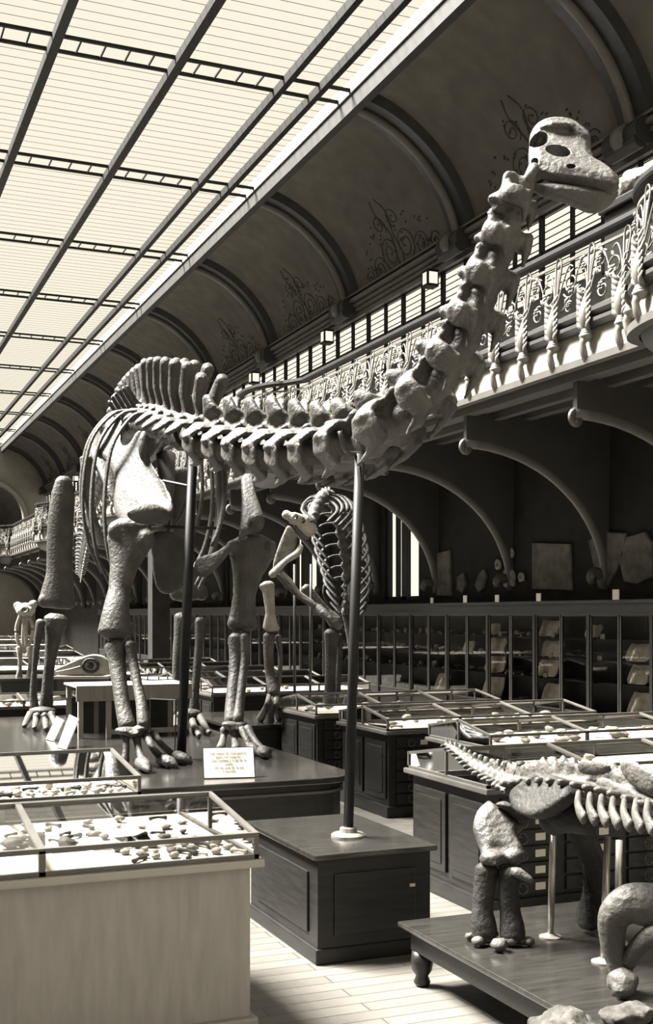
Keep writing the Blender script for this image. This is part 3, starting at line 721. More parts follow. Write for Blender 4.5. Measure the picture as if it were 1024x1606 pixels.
# pedestal box with the pole that carries the neck
BZ = 0.57
bp = [Pz(487, 1337, BZ), Pz(684, 1331, BZ)]
bx0, bx1 = 2.29, 2.94; by0 = 5.60; by1 = 6.62
by0 = .5 * (bp[0].y + bp[1].y) + .03
box_ = thing('pole_pedestal', 'dark panelled wooden box pedestal with polished top holding the tall neck pole', 'pedestal', ((bx0 + bx1) / 2, (by0 + by1) / 2, 0))
part('top', MB().box(bx0 - .03, bx1 + .03, by0 - .03, by1 + .03, BZ - .03, BZ), WOODTOP, box_, bevel=.008)
part('body', MB().box(bx0, bx1, by0, by1, .07, BZ - .03), WOOD, box_)
part('plinth', MB().box(bx0 - .015, bx1 + .015, by0 - .015, by1 + .015, 0, .08), WOOD, box_, bevel=.008)
q = MB(); q.box(bx0 + .09, bx1 - .09, by0 - .012, by0 + .0, .14, BZ - .11); part('front_panel', q, WOOD, box_, bevel=.008)
q = MB(); q.box(bx0 - .012, bx0, by0 + .12, by1 - .12, .14, BZ - .11); part('side_panel', q, WOOD, box_, bevel=.008)
q = MB(); q.box(bx1 - .13, bx1 - .10, by0 - .022, by0 - .008, .36, .375); part('key_plate', q, PAPER, box_)
npole = thing('neck_pole', 'tall slim iron pole on the box pedestal, carrying the long neck', 'pole', Pz(546, 1312, BZ))
a = Pz(546, 1312, BZ); b = P(564, 712, 6.5)
part('shaft', MB().tube([a + Vector((0, 0, .03)), b], .028, 16), IRON, npole, smooth=True)
part('base', MB().lathe([(.095, 0), (.095, .012), (.085, .02), (.05, .026), (.045, .05), (.03, .055)], a, 28), STEEL, npole, smooth=False)
part('cradle', MB().tube(crom([b + Vector((-.12, 0, .12)), b + Vector((-.08, 0, .01)), b, b + Vector((.08, 0, .01)), b + Vector((.12, 0, .12))], 4), .014, 8), IRONGREY, npole, smooth=True)
# notice on the platform edge
nt_ = thing('notice_board', 'small white printed notice propped on the platform edge by the front foot', 'sign', Pz(360, 1221, PT))
a = Pz(319, 1222, PT); b = Pz(401, 1220, PT); ex = (b - a); W_ = ex.length; ex.normalize(); ey = Vector((-ex.y, ex.x, 0)); upv = (UP + ey * .55).normalized()
Mn = Matrix((ex, upv.cross(ex) * -1 if False else ex.cross(upv) * -1, upv)).transposed().to_4x4(); Mn.translation = a
part('frame', MB().box(0, W_, 0, .02, 0, .262, Mn), IRON, nt_)
part('card', MB().box(.008, W_ - .008, -.003, 0, .008, .254, Mn), PAPER, nt_)
def lettering(name, text, size, M, material, parent, align='CENTER', space=1.0, line=1.0):
    c = bpy.data.curves.new(name, 'FONT'); c.body = text; c.size = size; c.align_x = align; c.align_y = 'CENTER'; c.extrude = .0004; c.space_character = space; c.space_line = line
    o = bpy.data.objects.new(name, c); COL.objects.link(o)
    dg = bpy.context.evaluated_depsgraph_get(); dg.update(); me = bpy.data.meshes.new_from_object(o.evaluated_get(dg), depsgraph=dg); bpy.data.objects.remove(o)
    me.materials.clear(); me.materials.append(material); o = bpy.data.objects.new(name, me); COL.objects.link(o); o.parent = parent
    o.matrix_basis = Matrix.Translation(-ORG[parent.name]) @ M; ORG[o.name] = ORG[parent.name]; return o
Mt = Mn @ Matrix.Translation((W_ / 2, -.006, .135)) @ Matrix.Rotation(PI / 2, 4, 'X')
lettering('lettering', "Les pi\u00e8ces de cette galerie,\nayant une longueur,\nsont confi\u00e9es \u00e0 la garde du\npublic\nOn est pri\u00e9 de ne pas\ny toucher", .026, Mt, INK, nt_, line=1.15)
# ================================================================ flat display cases
CB = 0.77
def box_me(name, dims, material, bevel=0.0):
    return mesh_of(MB().box(*dims), name, material, bevel=bevel)
RINGM = None
def drawer_front(wd, ht):
    return mesh_of(MB().box(0, wd, -.018, 0, 0, ht), 'drawer', WOOD, bevel=.004)
def ring_pull():
    q = MB(); n = 16
    q.tube([(.032 * math.cos(2*PI*k/n), -.03 + .004 * math.sin(2*PI*k/n), .032 * math.sin(2*PI*k/n)) for k in range(n + 1)], .0055, 6)
    q.lathe([(.014, 0), (.014, .012), (.007, .018)], n=12)
    return q
def desk_case(label, x0, x1, y0, y1, panes, body=WOOD, edge=.10, ridge=.18, drawers=0, rows=6, ends=True, frame=WOODRAIL, group=None, ridge_at=.5, lid=WOODRAIL):
    L, Dp = x1 - x0, y1 - y0
    c = thing('display_case', label, 'display case', (x0, y0, 0), group, local=True)
    part('base_cabinet', MB().box(.03, L - .03, .03, Dp - .03, .09, CB - .035), body, c)
    part('plinth', MB().box(.0, L, .0, Dp, 0, .10), body, c, bevel=.012)
    part('table_edge', MB().box(-.02, L + .02, -.02, Dp + .02, CB - .035, CB), lid, c, bevel=.008)
    part('glare_lining', MB().box(.03, L - .03, .03, Dp - .03, CB, CB + .008), GLARE_LINING, c)
    yr = Dp * ridge_at; z0, ze, zr = CB, CB + edge, CB + ridge
    b = .020
    q = MB()
    for x in (0.01, L - .01):
        for y, z in ((.01, ze), (yr, zr), (Dp - .01, ze)): q.box(x - .009, x + .009, y - .009, y + .009, z0, z)
        q.bar((x, .01, ze), (x, yr, zr), b, b); q.bar((x, yr, zr), (x, Dp - .01, ze), b, b)
        q.box(x - .01, x + .01, .0, Dp, z0, z0 + .018)
    for y, z in ((.01, ze), (yr, zr), (Dp - .01, ze)): q.box(.0, L, y - b / 2, y + b / 2, z - b / 2, z + b / 2)
    for y in (.01, Dp - .01): q.box(0, L, y - .01, y + .01, z0, z0 + .018)
    for i in range(1, panes):
        x = L * i / panes
        q.bar((x, .01, ze), (x, yr, zr), b * 1.3, b); q.bar((x, yr, zr), (x, Dp - .01, ze), b * 1.3, b)
        for y in (.01, Dp - .01): q.box(x - .013, x + .013, y - .01, y + .01, z0, ze)
    part('glass_frame', q, frame, c)
    q = MB()
    q.grid([[(.01, .01, ze), (L - .01, .01, ze)], [(.01, yr, zr), (L - .01, yr, zr)]]); q.grid([[(.01, yr, zr), (L - .01, yr, zr)], [(.01, Dp - .01, ze), (L - .01, Dp - .01, ze)]])
    part('glass_top', q, TOPGLASS, c)
    q = MB(); 
    for y in (.01, Dp - .01): q.grid([[(.01, y, z0 + .01), (L - .01, y, z0 + .01)], [(.01, y, ze), (L - .01, y, ze)]])
    for x in (.01, L - .01): q.bm.faces.new([q.bm.verts.new(p) for p in ((x, .01, z0 + .01), (x, Dp - .01, z0 + .01), (x, Dp - .01, ze), (x, yr, zr), (x, .01, ze))])
    part('glass_side', q, GLASS, c)
    if ends:
        for i in range(2):
            ya = .07 + i * (Dp - .1) / 2; yb = ya + (Dp - .1) / 2 - .05
            q = MB(); q.box(.012, .03, ya, yb, .16, CB - .10); d = part('end_panel', q, body, c, bevel=.008)
            q = MB(); q.box(.006, .014, ya + .05, yb - .05, .21, CB - .15); part('panel_field', q, body, d, bevel=.006)
    if drawers:
        wd = .40; h = (CB - .035 - .14) / rows - .012
        dm = drawer_front(wd, h); rm = mesh_of(ring_pull(), 'ring_pull', IRONGREY, smooth=True); lm = box_me('label_card', (-.035, .035, -.004, 0, -.022, .022), PAPER)
        for k in range(drawers):
            for r in range(rows):
                d = linked('drawer', dm, T(.10 + k * (wd + .06), .03, .12 + r * (h + .012)), c)
                linked('ring_pull', rm, T(.13, -.018, h / 2), d); linked('label_card', lm, T(wd - .13, -.018, h / 2), d)
    return c
C1 = desk_case('dark wooden display case behind the squat skeleton, nearest of the right-hand row', 3.56, 6.6, 6.02, 7.08, 4, drawers=4)
C2 = desk_case('long glass-topped case second from the front in the right-hand row', 4.62, 7.3, 7.78, 8.80, 3, drawers=4)
C3 = desk_case('dark case of ring-pull drawers directly right of the neck pole, two pale slanted lids', 4.50, 6.72, 9.34, 10.42, 3, drawers=4)
C4 = desk_case('farthest drawer case in the row, its white-labelled drawers left of the neck pole', 4.53, 6.72, 11.08, 12.18, 3, drawers=4, rows=6)
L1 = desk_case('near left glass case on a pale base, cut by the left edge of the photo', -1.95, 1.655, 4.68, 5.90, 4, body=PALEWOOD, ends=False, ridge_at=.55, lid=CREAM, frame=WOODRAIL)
L2 = desk_case('second left glass case full of small bones, close to the platform corner', -2.0, 1.62, 6.60, 7.95, 4, ends=False, ridge_at=.55)
# ---------------------------------------------------------------- what lies in the cases
def pebble(seed, rx, ry, rz, rough=.45): return mesh_of(MB().ball((0, 0, 0), (rx, ry, rz), 2, rough, seed), 'fossil_fragment', FOSSIL, smooth=True)
def small_bone(L=.10, r=.011):
    q = MB(); q.loft([(-L/2, 0, 0), (-L*.35, 0, .003), (0, .004, .006), (L*.35, 0, .003), (L/2, 0, 0)], [(r*1.6, r*1.3), (r*1.2, r), (r*.75, r*.75), (r*1.1, r), (r*1.7, r*1.3)], 8); return q
FRAG = [pebble(3, .035, .028, .02), pebble(9, .05, .032, .022), pebble(14, .03, .03, .028), pebble(23, .06, .04, .018)]
PFRAG = []
for i, me in enumerate(FRAG): n = me.copy(); n.materials.clear(); n.materials.append(BONE_PALE); PFRAG.append(n)
SB = mesh_of(small_bone(), 'small_bone', BONE_PALE, smooth=True); SBD = mesh_of(small_bone(.13, .013), 'small_bone', BONE_DARK, smooth=True)
CARD = box_me('specimen_card', (-.05, .05, -.035, .035, 0, .003), PAPER)
SZ = CB + .008
def put(me, x, y, z, label, cat, group, rz=0.0, s=1.0):
    lo = min(v.co.z for v in me.vertices) * s
    return linked(me.name.split('.')[0], me, T(x, y, z - lo, rz, s), None, label, cat, group)
def scatter(meshes, x0, x1, y0, y1, n, label, cat, group, s=(.7, 1.3), gap=.05):
    done = []; tries = 0
    while len(done) < n and tries < 4000:
        tries += 1; x, y = R.uniform(x0, x1), R.uniform(y0, y1)
        if all((x - a) ** 2 + (y - b) ** 2 > gap * gap for a, b in done):
            done.append((x, y)); put(R.choice(meshes), x, y, SZ, label, cat, group, R.uniform(0, 6.28), R.uniform(*s))
# near left case: three mounted fossils on cards at the left, added white sheets as skylight glare in the middle, a tray of small bones at the right
for i, u in enumerate((22, 62, 110)):
    p = Pz(u, 1338, SZ); put(CARD, p.x, p.y + .07, SZ, ('leftmost', 'second', 'third')[i] + ' white specimen card under a fossil at the left of the near case', 'card', 'cards under fossils', 0, 1.5)
    put(FRAG[(i * 2) % 4], p.x, p.y + .075, SZ + .0045, ('leftmost round', 'flat dark', 'bulky')[i] + ' fossil lying on a white card at the left of the near case', 'fossil', 'fossils on cards', i * 1.3, 1.3)
for i, (u, v, w_, d_) in enumerate(((200, 1335, .27, .30), (265, 1330, .30, .28), (170, 1322, .25, .2))):
    p = Pz(u, v, SZ); q = MB().box(-w_/2, w_/2, 0, d_, 0, .004)
    o = tagged('white_sheet', q, PAPER, ('large white sheet added as skylight glare in the near case, left of small bones', 'white sheet added as skylight glare beside the tray of small bones', 'white sheet added as skylight glare at the back of the near case')[i], 'paper', group='glare sheets in the near case'); o.location = (p.x, p.y + .05 + .29 * (i == 2), SZ); o.rotation_euler = (0, 0, (-.12, .1, .05)[i])  # added sheets, their white stands in for skylight mirrored in the glass
scatter([SB, SBD, PFRAG[0], FRAG[1]], 1.12, 1.60, 4.76, 5.15, 34, 'small bone in the crowded right end of the near left case', 'bone', 'small bones in the near left case', (.45, .8), .06)
scatter([FRAG[3], SBD, FRAG[1]], .75, 1.58, 5.22, 5.75, 26, 'dark fossil at the back of the near left case', 'fossil', 'dark fossils in the near left case', (.35, .7), .09)
scatter([SB, PFRAG[0], FRAG[0], SBD, PFRAG[2]], .55, 1.56, 6.68, 6.95, 46, 'small bone in the crowded front row of the second left case', 'bone', 'small bones in the second left case', (.6, 1.0), .065)
q = MB().box(.15, 1.0, 7.0, 7.5, SZ, SZ + .004); tagged('white_sheet', q, PAPER, 'wide white sheet lying in the second left case', 'paper', (.6, 7.2, SZ))
for nm, (x0, x1, y0, y1), n, lab in (('nearest right case', (3.62, 4.9, 6.10, 6.95), 16, 'pale fossil bone inside the nearest right-hand case'), ('second right case', (4.7, 7.1, 7.86, 8.7), 30, 'pale fossil bone inside the second right-hand case'),
                               ('drawer case', (4.58, 6.6, 9.42, 10.3), 30, 'pale fossil bone inside the drawer case right of the pole'), ('farthest case', (4.6, 6.6, 11.16, 12.05), 24, 'pale fossil bone inside the farthest drawer case')):
    scatter([PFRAG[0], PFRAG[1], PFRAG[3], SB, CARD], x0, x1, y0, y1, n, lab, 'bone', 'pale bones in the ' + nm, (.8, 1.35), .12)
# ================================================================ wall cases: glazed units along the right wall under the gallery
CX = 9.70; UW = 1.37
def slab_item(w_, h_, seed, mat_=STONE):
    q = MB(); n = 14; rr = random.Random(seed)
    ring = []
    for k in range(n):
        a = 2 * PI * k / n; x = max(-1, min(1, 1.35 * math.cos(a))) * w_ / 2; z = max(-1, min(1, 1.35 * math.sin(a))) * h_ / 2
        ring.append(Vector((0, x * rr.uniform(.9, 1.03), z * rr.uniform(.9, 1.03) + h_ / 2)))
    q.slab(ring, (1, 0, 0), .018, .3, .6, 1); return q
def wall_unit(loc, label, group):
    c = thing('wall_case', label, 'display case', loc, group, local=True)
    Dp = 10.22 - CX
    q = MB(); q.box(Dp - .02, Dp, -UW/2, UW/2, .1, 1.96); part('back_panel', q, SHELF, c)
    q = MB(); q.box(0.0, Dp, -UW/2, UW/2, 0.10, .42); part('base', q, WOOD, c)
    q = MB(); q.box(-.02, Dp, -UW/2, UW/2, 0, .1); part('plinth', q, WOOD, c)
    q = MB(); q.box(-.03, Dp, -UW/2, UW/2, 1.80, 1.96); q.box(-.06, Dp, -UW/2, UW/2, 1.96, 2.0); q.box(-.045, -.03, -UW/2, UW/2, 1.84, 1.86); part('cornice', q, WOOD, c)
    for z in (.86, 1.16, 1.46): part('shelf', MB().box(.10, Dp - .02, -UW/2 + .02, UW/2 - .02, z - .02, z), SHELF, c)
    for sg in (-1, 1):
        a, b = (-UW/2 + .03, -.012) if sg < 0 else (.012, UW/2 - .03)
        q = MB(); t = .022
        q.box(-.01, .02, a, a + t, .42, 1.80); q.box(-.01, .02, b - t, b, .42, 1.80); q.box(-.01, .02, a, b, .42, .42 + t); q.box(-.01, .02, a, b, 1.80 - t, 1.80)
        d = part('door', q, IRONGREY, c); part('door_glass', MB().grid([[(0.005, a + t, .44), (0.005, b - t, .44)], [(0.005, a + t, 1.78), (0.005, b - t, 1.78)]]), GLASS, d)
    for a in (UW/2 - .03, -UW/2): part('post', MB().box(-.03, .03, a, a + .03, .1, 1.8), WOOD, c)
    return c
UY = [11.6 + UW * k for k in range(0, 12)]
WCL = 'glazed wall case '
names = ['with pale slabs beside the right photo edge', 'with propped slabs below the widest white card', 'with three tiers of propped slabs right of centre', 'with slabs below the hung square slab', 'with stones and one square pale slab low down', 'with dark stones below the third white card', 'with stone rows below the second white card', 'with stone rows below the smallest white card',
         'right below the bright window', 'just left of the bright window, behind the neck pole', 'behind the upright skeleton', 'left of the upright skeleton, behind its white thigh bone']
U0 = wall_unit((CX, UY[0], 0), WCL + names[0], 'glazed wall cases')
for k in range(1, 12):
    c = copy_tree(U0); c.location = (CX, UY[k], 0); c['label'] = WCL + names[k]
# far run, seen only in glimpses between bones
for k in range(12, 26):
    c = copy_tree(U0); c.location = (CX, 11.6 + UW * k, 0); c['label'] = 'distant glazed wall case glimpsed between the leg bones'; c['group'] = 'distant wall cases'
# white cards standing on the case tops
for i, (u, v, s_) in enumerate(((675,946,7),(727,945,9),(777,944,9),(842,942,10),(963,940,13))):
    p = Px(u, v, CX - .05); D = p.x * SN + p.y * CS; hw = s_ / F * D * .62
    q = MB().box(-.006, .006, -hw, hw, 0, 2 * hw)
    o = tagged('label_card', q, PAPER, ('smallest white card, leftmost on the wall case top', 'second white card from the left on the wall case top', 'middle white card on the wall case top', 'white card on the case top below the big hung slab', 'largest white card on the wall case top, near the photo edge')[i], 'card', group='cards on the wall cases')
    o.location = (CX - .02, p.y, 2.0)
# slabs propped on the shelves of the near units: (u, v of the foot, width px, height px, shelf z)
SH = (.42, .86, 1.16, 1.46)
sl = ((1000,1165,50,60,0),(870,1165,62,72,0),(785,1150,0,0,0))
def prop(u, zi, w_, h_, label, tilt=.35, mat_=STONE, y=None):
    z = SH[zi]; p = Px(u, 964, CX + .16) if y is None else Vector((0, y, 0))
    q = slab_item(w_, h_, int(u), mat_); o = tagged('fossil_slab', q, mat_, label, 'slab', group='fossil slabs in the wall cases')
    o.location = (CX + .14, p.y, z + .012); o.rotation_euler = (0, tilt, 0)
for u, zi, w_, h_, lab in ((862,0,.50,.36,'pale slab on the bottom shelf right of the dark post'), (858,1,.56,.27,'pale slab propped on the second shelf at the right'), (865,2,.56,.26,'grey slab propped on the third shelf at the right'), (860,3,.50,.26,'grey slab propped on the top shelf at the right'),
    (1000,0,.45,.36,'pale slab low in the case by the photo edge'), (1000,1,.42,.28,'triangular pale slab on the second shelf by the photo edge'), (1000,2,.5,.26,'grey slab on the third shelf by the photo edge'), (930,3,.36,.2,'small grey slab on the top shelf'),
    (770,0,.62,.38,'large pale slab low in the middle wall case'), (775,1,.60,.28,'pale slab on the second shelf of the middle wall case'), (778,2,.52,.27,'grey slab on the third shelf of the middle wall case'), (775,3,.34,.2,'small slab on the top shelf of the middle wall case'),
    (735,2,.36,.2,'small grey slab left of the middle wall case post'), (690,0,.44,.36,'square pale slab low in the wall case of stones')):
    prop(u, zi, w_, h_, lab)
for u, zi in ((850,1),(858,2),(862,3),(772,0),(770,1),(780,3),(940,3),(935,2)):
    p = Px(u, 964, CX + .06); q = MB().box(-.004, .004, -.05, .05, 0, .07); o = tagged('label_card', q, PAPER, 'small white card in front of a propped slab in the wall case', 'card', group='cards in the wall cases'); o.location = (CX + .07, p.y, SH[zi] if zi == 0 else SH[zi]); 
    if zi: o.location.x = CX + .115
ST = []
for i, me in enumerate(FRAG): n = me.copy(); n.name = 'stone'; n.materials.clear(); n.materials.append(STONEDK if i % 2 else STONE); ST.append(n)
DOT = box_me('shelf_label', (-.004, .004, -.022, .022, 0, .03), PAPER)
cnt = 0
for zi in (0, 1, 2, 3):
    y = 15.6
    while y < 24.5:
        z = SH[zi]; s_ = R.uniform(1.2, 2.4)
        if R.random() < .9: put(R.choice(ST), CX + .26 + R.uniform(-.06, .1), y, z, 'dark stone among the rows on the wall case shelves', 'stone', 'stones in the wall cases', R.uniform(0, 6), s_)
        if R.random() < .6: linked('shelf_label', DOT, T(CX + (.06 if zi == 0 else .115), y + R.uniform(-.05, .05), z), None, 'tiny white label on a shelf edge in the wall cases', 'label', 'tiny labels in the wall cases')
        y += R.uniform(.20, .30) * (1 + (y - 15) * .02)
# objects on the wall above the cases
def hung(name, poly, label, cat, X=10.222, ht=.03, mat_=WALLSTONE):
    ring = [Px(u, v, X) for u, v in poly]; q = MB().slab(ring, (1, 0, 0), ht, .3, .6, 1)
    c = sum(ring, Vector()) / len(ring); return tagged(name, q, mat_, label, cat, (X, c.y, min(p.z for p in ring)))
hung('fossil_slab', [(836,851),(895,853),(897,926),(836,924)], 'large square pale slab hung above the wall cases', 'slab')
hung('fossil_slab', [(924,848),(950,834),(982,836),(980,868),(964,900),(950,926),(940,922),(932,885)], 'pointed fossil slab hung above the cases, left of the photo edge', 'slab')
hung('fossil_slab', [(984,842),(1012,834),(1023,850),(1023,905),(1000,916),(980,912),(972,880)], 'rough fossil slab at the photo edge above the cases', 'slab')
hung('fossil_slab', [(686,868),(706,862),(708,935),(686,935)], 'narrow upright slab beside the bright window', 'slab')
def ammonite(u, v, r, label):
    p = Px(u, v, 10.20); D = p.x * SN + p.y * CS; rr = r / F * D; q = MB(); pts = []; rad = []
    for i in range(46):
        a = i / 45 * 2.6 * 2 * PI; k = .14 + .86 * (i / 45); pts.append(Vector((0, rr * .74 * k * math.cos(a), rr * .74 * k * math.sin(a)))); rad.append((rr * .27 * k, rr * .25 * k))
    q.loft(pts, rad, 8, ref=(1, 0, 0)); o = tagged('ammonite', q, STONEDK, label, 'ammonite', group='ammonites on the wall', smooth=True); o.location = p
ammonite(797, 908, 20, 'largest round ammonite in the cluster above the wall cases'); ammonite(799, 868, 12, 'topmost ammonite of the cluster on the wall'); ammonite(781, 886, 11, 'upper left ammonite beside the largest one'); ammonite(777, 912, 9, 'small ammonite left of the largest one'); ammonite(817, 906, 10, 'small ammonite right of the largest one')
hung('fossil_fragment', [(746,918),(752,900),(760,892),(764,904),(760,922),(752,930)], 'jagged pale fossil left of the ammonite cluster', 'fossil')
hung('fossil_fragment', [(718,905),(728,898),(732,915),(726,930),(718,925)], 'small rough fossil right of the narrow slab', 'fossil')
# ================================================================ upright skeleton behind the drawer cases
SB_ = .58
a = P(392, 1137, 12.95); sy0 = 12.24
base = thing('display_pedestal', 'dark panelled base under the upright skeleton, left of the farthest drawer case', 'pedestal', (5.0, 13.1, 0))
sx0 = 4.02
part('top', MB().box(sx0, 6.1, sy0, 14.1, SB_ - .04, SB_), WOODTOP, base, bevel=.008)
part('body', MB().box(sx0 + .05, 6.05, sy0 + .05, 14.05, .08, SB_ - .04), WOOD, base)
part('plinth', MB().box(sx0 + .02, 6.08, sy0 + .02, 14.08, 0, .08), WOOD, base, bevel=.008)
for i in range(3):
    x = sx0 + .12 + i * .64; part('panel', MB().box(x, x + .54, sy0 + .038, sy0 + .05, .14, SB_ - .12), WOOD, base, bevel=.006)
up = thing('upright_skeleton', 'upright animal skeleton with textured shoulder blade and white thigh bone, behind the neck pole', 'skeleton', (4.9, 13.0, SB_))
def ub(name, pts, rad, mat_=BONE, fz=.014, ref=VIEW, blobs=(), flat=.8):
    q = MB(); w3 = crom([P(*p) for p in pts], 4); D = pts[0][2]; rr = []
    for i in range(len(rad) - 1):
        for k in range(4): r = rad[i] + (rad[i + 1] - rad[i]) * k / 4; rr.append((r * D / F, r * D / F * flat))
    rr.append((rad[-1] * D / F, rad[-1] * D / F * flat))
    q.loft(w3, rr, 10, ref=ref)
    for u, v, d, r in blobs: q.ball(P(u, v, d), r * D / F, 2, .3, u)
    return part(name, q, mat_, up, fuse=fz, it=2)
ub('thigh_bone', [(420,916,12.9),(422,940,12.9),(424,962,12.9),(424,984,12.95)], [11,9,8,13], BONE_PALE, blobs=((412,920,12.9,6),(432,984,12.95,7)))
ub('shin_bone', [(422,996,12.95),(421,1030,12.95),(424,1060,12.95),(430,1086,12.9)], [10,8,8,11])
ub('calf_bone', [(436,998,13.0),(440,1030,13.0),(438,1062,12.95),(434,1084,12.95)], [6,4,4,6])
for k, (u, v) in enumerate(((408,1128),(424,1132),(438,1126))):
    e = Pz(u, v, SB_ + .03); ub('foot_bone', [(424 + k * 5, 1090, 12.9), (418 + k * 8, 1108, 12.85), (u, v, e.x * SN + e.y * CS)], [6,5,7], fz=.012)
ub('thigh_bone', [(478,922,13.4),(495,940,13.4),(512,960,13.4),(526,976,13.4)], [9,8,8,12], blobs=((528,978,13.4,10),))
ub('shin_bone', [(520,992,13.4),(519,1020,13.4),(518,1060,13.4),(517,1100,13.4),(517,1124,13.4)], [13,10,9,10,12], BONE_DARK)
ub('calf_bone', [(532,996,13.5),(532,1030,13.5),(530,1080,13.5),(528,1122,13.5)], [6,5,5,6], BONE_DARK)
e = Pz(514, 1129, SB_ + .04); ub('foot_bone', [(519,1122,13.5), (516,1126,13.4), (514,1129,e.x*SN+e.y*CS)], [10,9,8])
ub('upper_arm', [(472,856,12.95),(466,868,12.9),(448,880,12.8),(428,900,12.7)], [5,6,5,7], BONE_PALE, blobs=((428,900,12.7,7),))
ub('forearm', [(436,902,12.7),(452,920,12.7),(472,938,12.7),(498,952,12.7)], [5,4,4,6])
ub('forearm', [(442,898,12.75),(456,912,12.75),(468,928,12.75),(490,946,12.75)], [4,4,3,5], BONE_PALE)
ub('hand', [(498,952,12.7),(508,962,12.65),(520,972,12.6)], [7,8,5])
# shoulder blade with its coarse surface
q = MB(); ring = [P(u, v, 12.95) for u, v in [(452,824),(462,834),(466,850),(458,872),(442,890),(430,902),(428,886),(434,864),(443,840)]]
q.slab(ring, VIEW, .035, .4); part('shoulder_blade', q, FOSSIL, up, fuse=.014, it=2)
q = MB(); q.loft(crom([P(447,806,12.7), P(458,812,12.7), P(474,818,12.75), P(486,832,12.85)], 4), [(.05,.05)]*4 + [(.065,.07)]*4 + [(.085,.09)]*4 + [(.09,.09)], 12)
cut = MB(); 
for u, v in ((474,817),(462,811)): cut.ball(P(u, v, 12.7), (.03, .2, .03), 2)
part('skull', q, BONE_PALE, up, fuse=.012, it=1, cut=cut)
ub('lower_jaw', [(462,824,12.75),(474,836,12.8),(484,842,12.85)], [3,5,6])
# backbone, bumpy, rising to the top of the ribs and over to the neck
bk = crom([P(545,960,14.0), P(546,920,13.9), P(542,870,13.75), P(532,820,13.6), P(520,780,13.45), P(506,778,13.2), P(494,800,13.05), P(486,828,12.9)], 6)
q = MB(); q.loft(bk, [.05] * len(bk), 10)
for i, p in enumerate(bk[::2]): q.ball(p, (.08, .08, .06), 2, .3, i); q.ball(p + VIEW * .08 + UP * .05, (.02, .05, .07), 1, .2, i)
part('backbone', q, BONE, up, fuse=.016, it=2)
for i in range(15):
    k = 4 + i * 2; c = bk[min(k, len(bk) - 1)]
    wd = .17 + .13 * math.sin(PI * (i + 1) / 16); dr = .24 + .2 * math.sin(PI * (i + 1) / 16)
    for sg in (1, -1):
        pts = crom([c, c + RIGHT * sg * wd * .7 - UP * .03, c + RIGHT * sg * wd - VIEW * .22 - UP * dr * .5, c + RIGHT * sg * wd * .45 - VIEW * .42 - UP * dr], 4)
        part('rib', MB().loft(pts, [(.022, .014)] * len(pts), 6), BONE_DARK, up, smooth=True)
q = MB(); c = P(540, 930, 13.8)
for sg in (1, -1): q.slab([c + RIGHT * sg * .05 + UP * .12, c + RIGHT * sg * .2 + UP * .18 - VIEW * .1, c + RIGHT * sg * .26 - VIEW * .15, c + RIGHT * sg * .15 - UP * .2 - VIEW * .1, c + RIGHT * sg * .05 - UP * .1], VIEW, .04)
part('pelvis', q, BONE_DARK, up, fuse=.018, it=3)
ub('tail', [(545,955,14.0),(552,1000,14.0),(556,1060,13.95),(552,1110,13.8)], [11,9,7,4], BONE_DARK)
for u in (486, 462):
    b0 = P(u, 1090, 13.2); b0.z = SB_; q = MB().tube([b0, P(u + (2 if u > 470 else 0), 885, 13.2)], .016, 8); part('support_rod', q, IRONGREY, up, smooth=True)
# ================================================================ low table with the squat skeleton, bottom right
T3 = .30
t3 = thing('low_table', 'low dark display table under the squat skeleton at bottom right', 'table', (3.8, 4.1, 0))
tx0, tx1, ty0, ty1 = 2.54, 5.2, 2.6, 5.16
part('top', MB().box(tx0, tx1, ty0, ty1, T3 - .025, T3), WOODTOP, t3, bevel=.007)
part('apron', MB().box(tx0 + .05, tx1 - .05, ty0 + .05, ty1 - .05, T3 - .13, T3 - .025), WOOD, t3)
for x in (tx0 + .09, tx1 - .09):
    for y in (ty0 + .09, ty1 - .09): part('leg', MB().lathe([(.03, 0), (.042, .02), (.03, .05), (.05, .08), (.055, .12), (.05, .17)], (x, y, 0), 16), WOOD, t3, smooth=True)
sk = thing('squat_skeleton', 'squat dark fossil skeleton with white thigh bone and knobbly tail on the low table', 'skeleton', (3.0, 4.5, T3))
def Q(u, v, dx=0.0): return Px(u, v, 3.0 + dx)
tail = crom([Q(700,1168), Q(722,1182), Q(745,1200), Q(772,1214), Q(800,1226), Q(826,1236)], 6)
q = MB(); n = len(tail); q.loft(tail, [.014 + .05 * (i / n) ** 1.2 for i in range(n)], 10)
for i, p in enumerate(tail[::2]):
    k = .016 + .035 * (i / (n / 2)); q.ball(p + UP * k * 1.1, (k * .6, k * .6, k * 1.3), 2, .4, i)
    for sg in (1, -1): q.ball(p + Vector((sg * k * 1.5, 0, -.2 * k)), (k * 1.1, k * .5, k * .5), 2, .4, i + 20)
part('tail', q, BONE, sk, fuse=.009, it=1)
for (u, v, u2, v2, r) in ((782,1214,778,1202,.022),(796,1216,796,1196,.024),(812,1216,818,1198,.026)):
    part('spine_plate', MB().loft([Q(u, v), Q((u+u2)/2, (v+v2)/2), Q(u2, v2)], [(r, r * .8), (r * .8, r * .7), (r, r * .8)], 8, jit=.12), BONE_DARK, sk, smooth=True)
back = crom([Q(826,1236), Q(860,1232), Q(900,1232), Q(950,1240), Q(1000,1252), Q(1060,1272)], 5)
q = MB(); q.loft(back, [(.06, .05)] * len(back), 10)
for i, p in enumerate(back[::2]):
    q.ball(p + UP * .07, (.03, .045, .06), 2, .4, i)
    for sg in (1, -1): q.loft([p, p + Vector((sg * .14, 0, .03))], [(.03, .025), (.02, .018)], 6)
part('backbone', q, BONE, sk, fuse=.011, it=1)
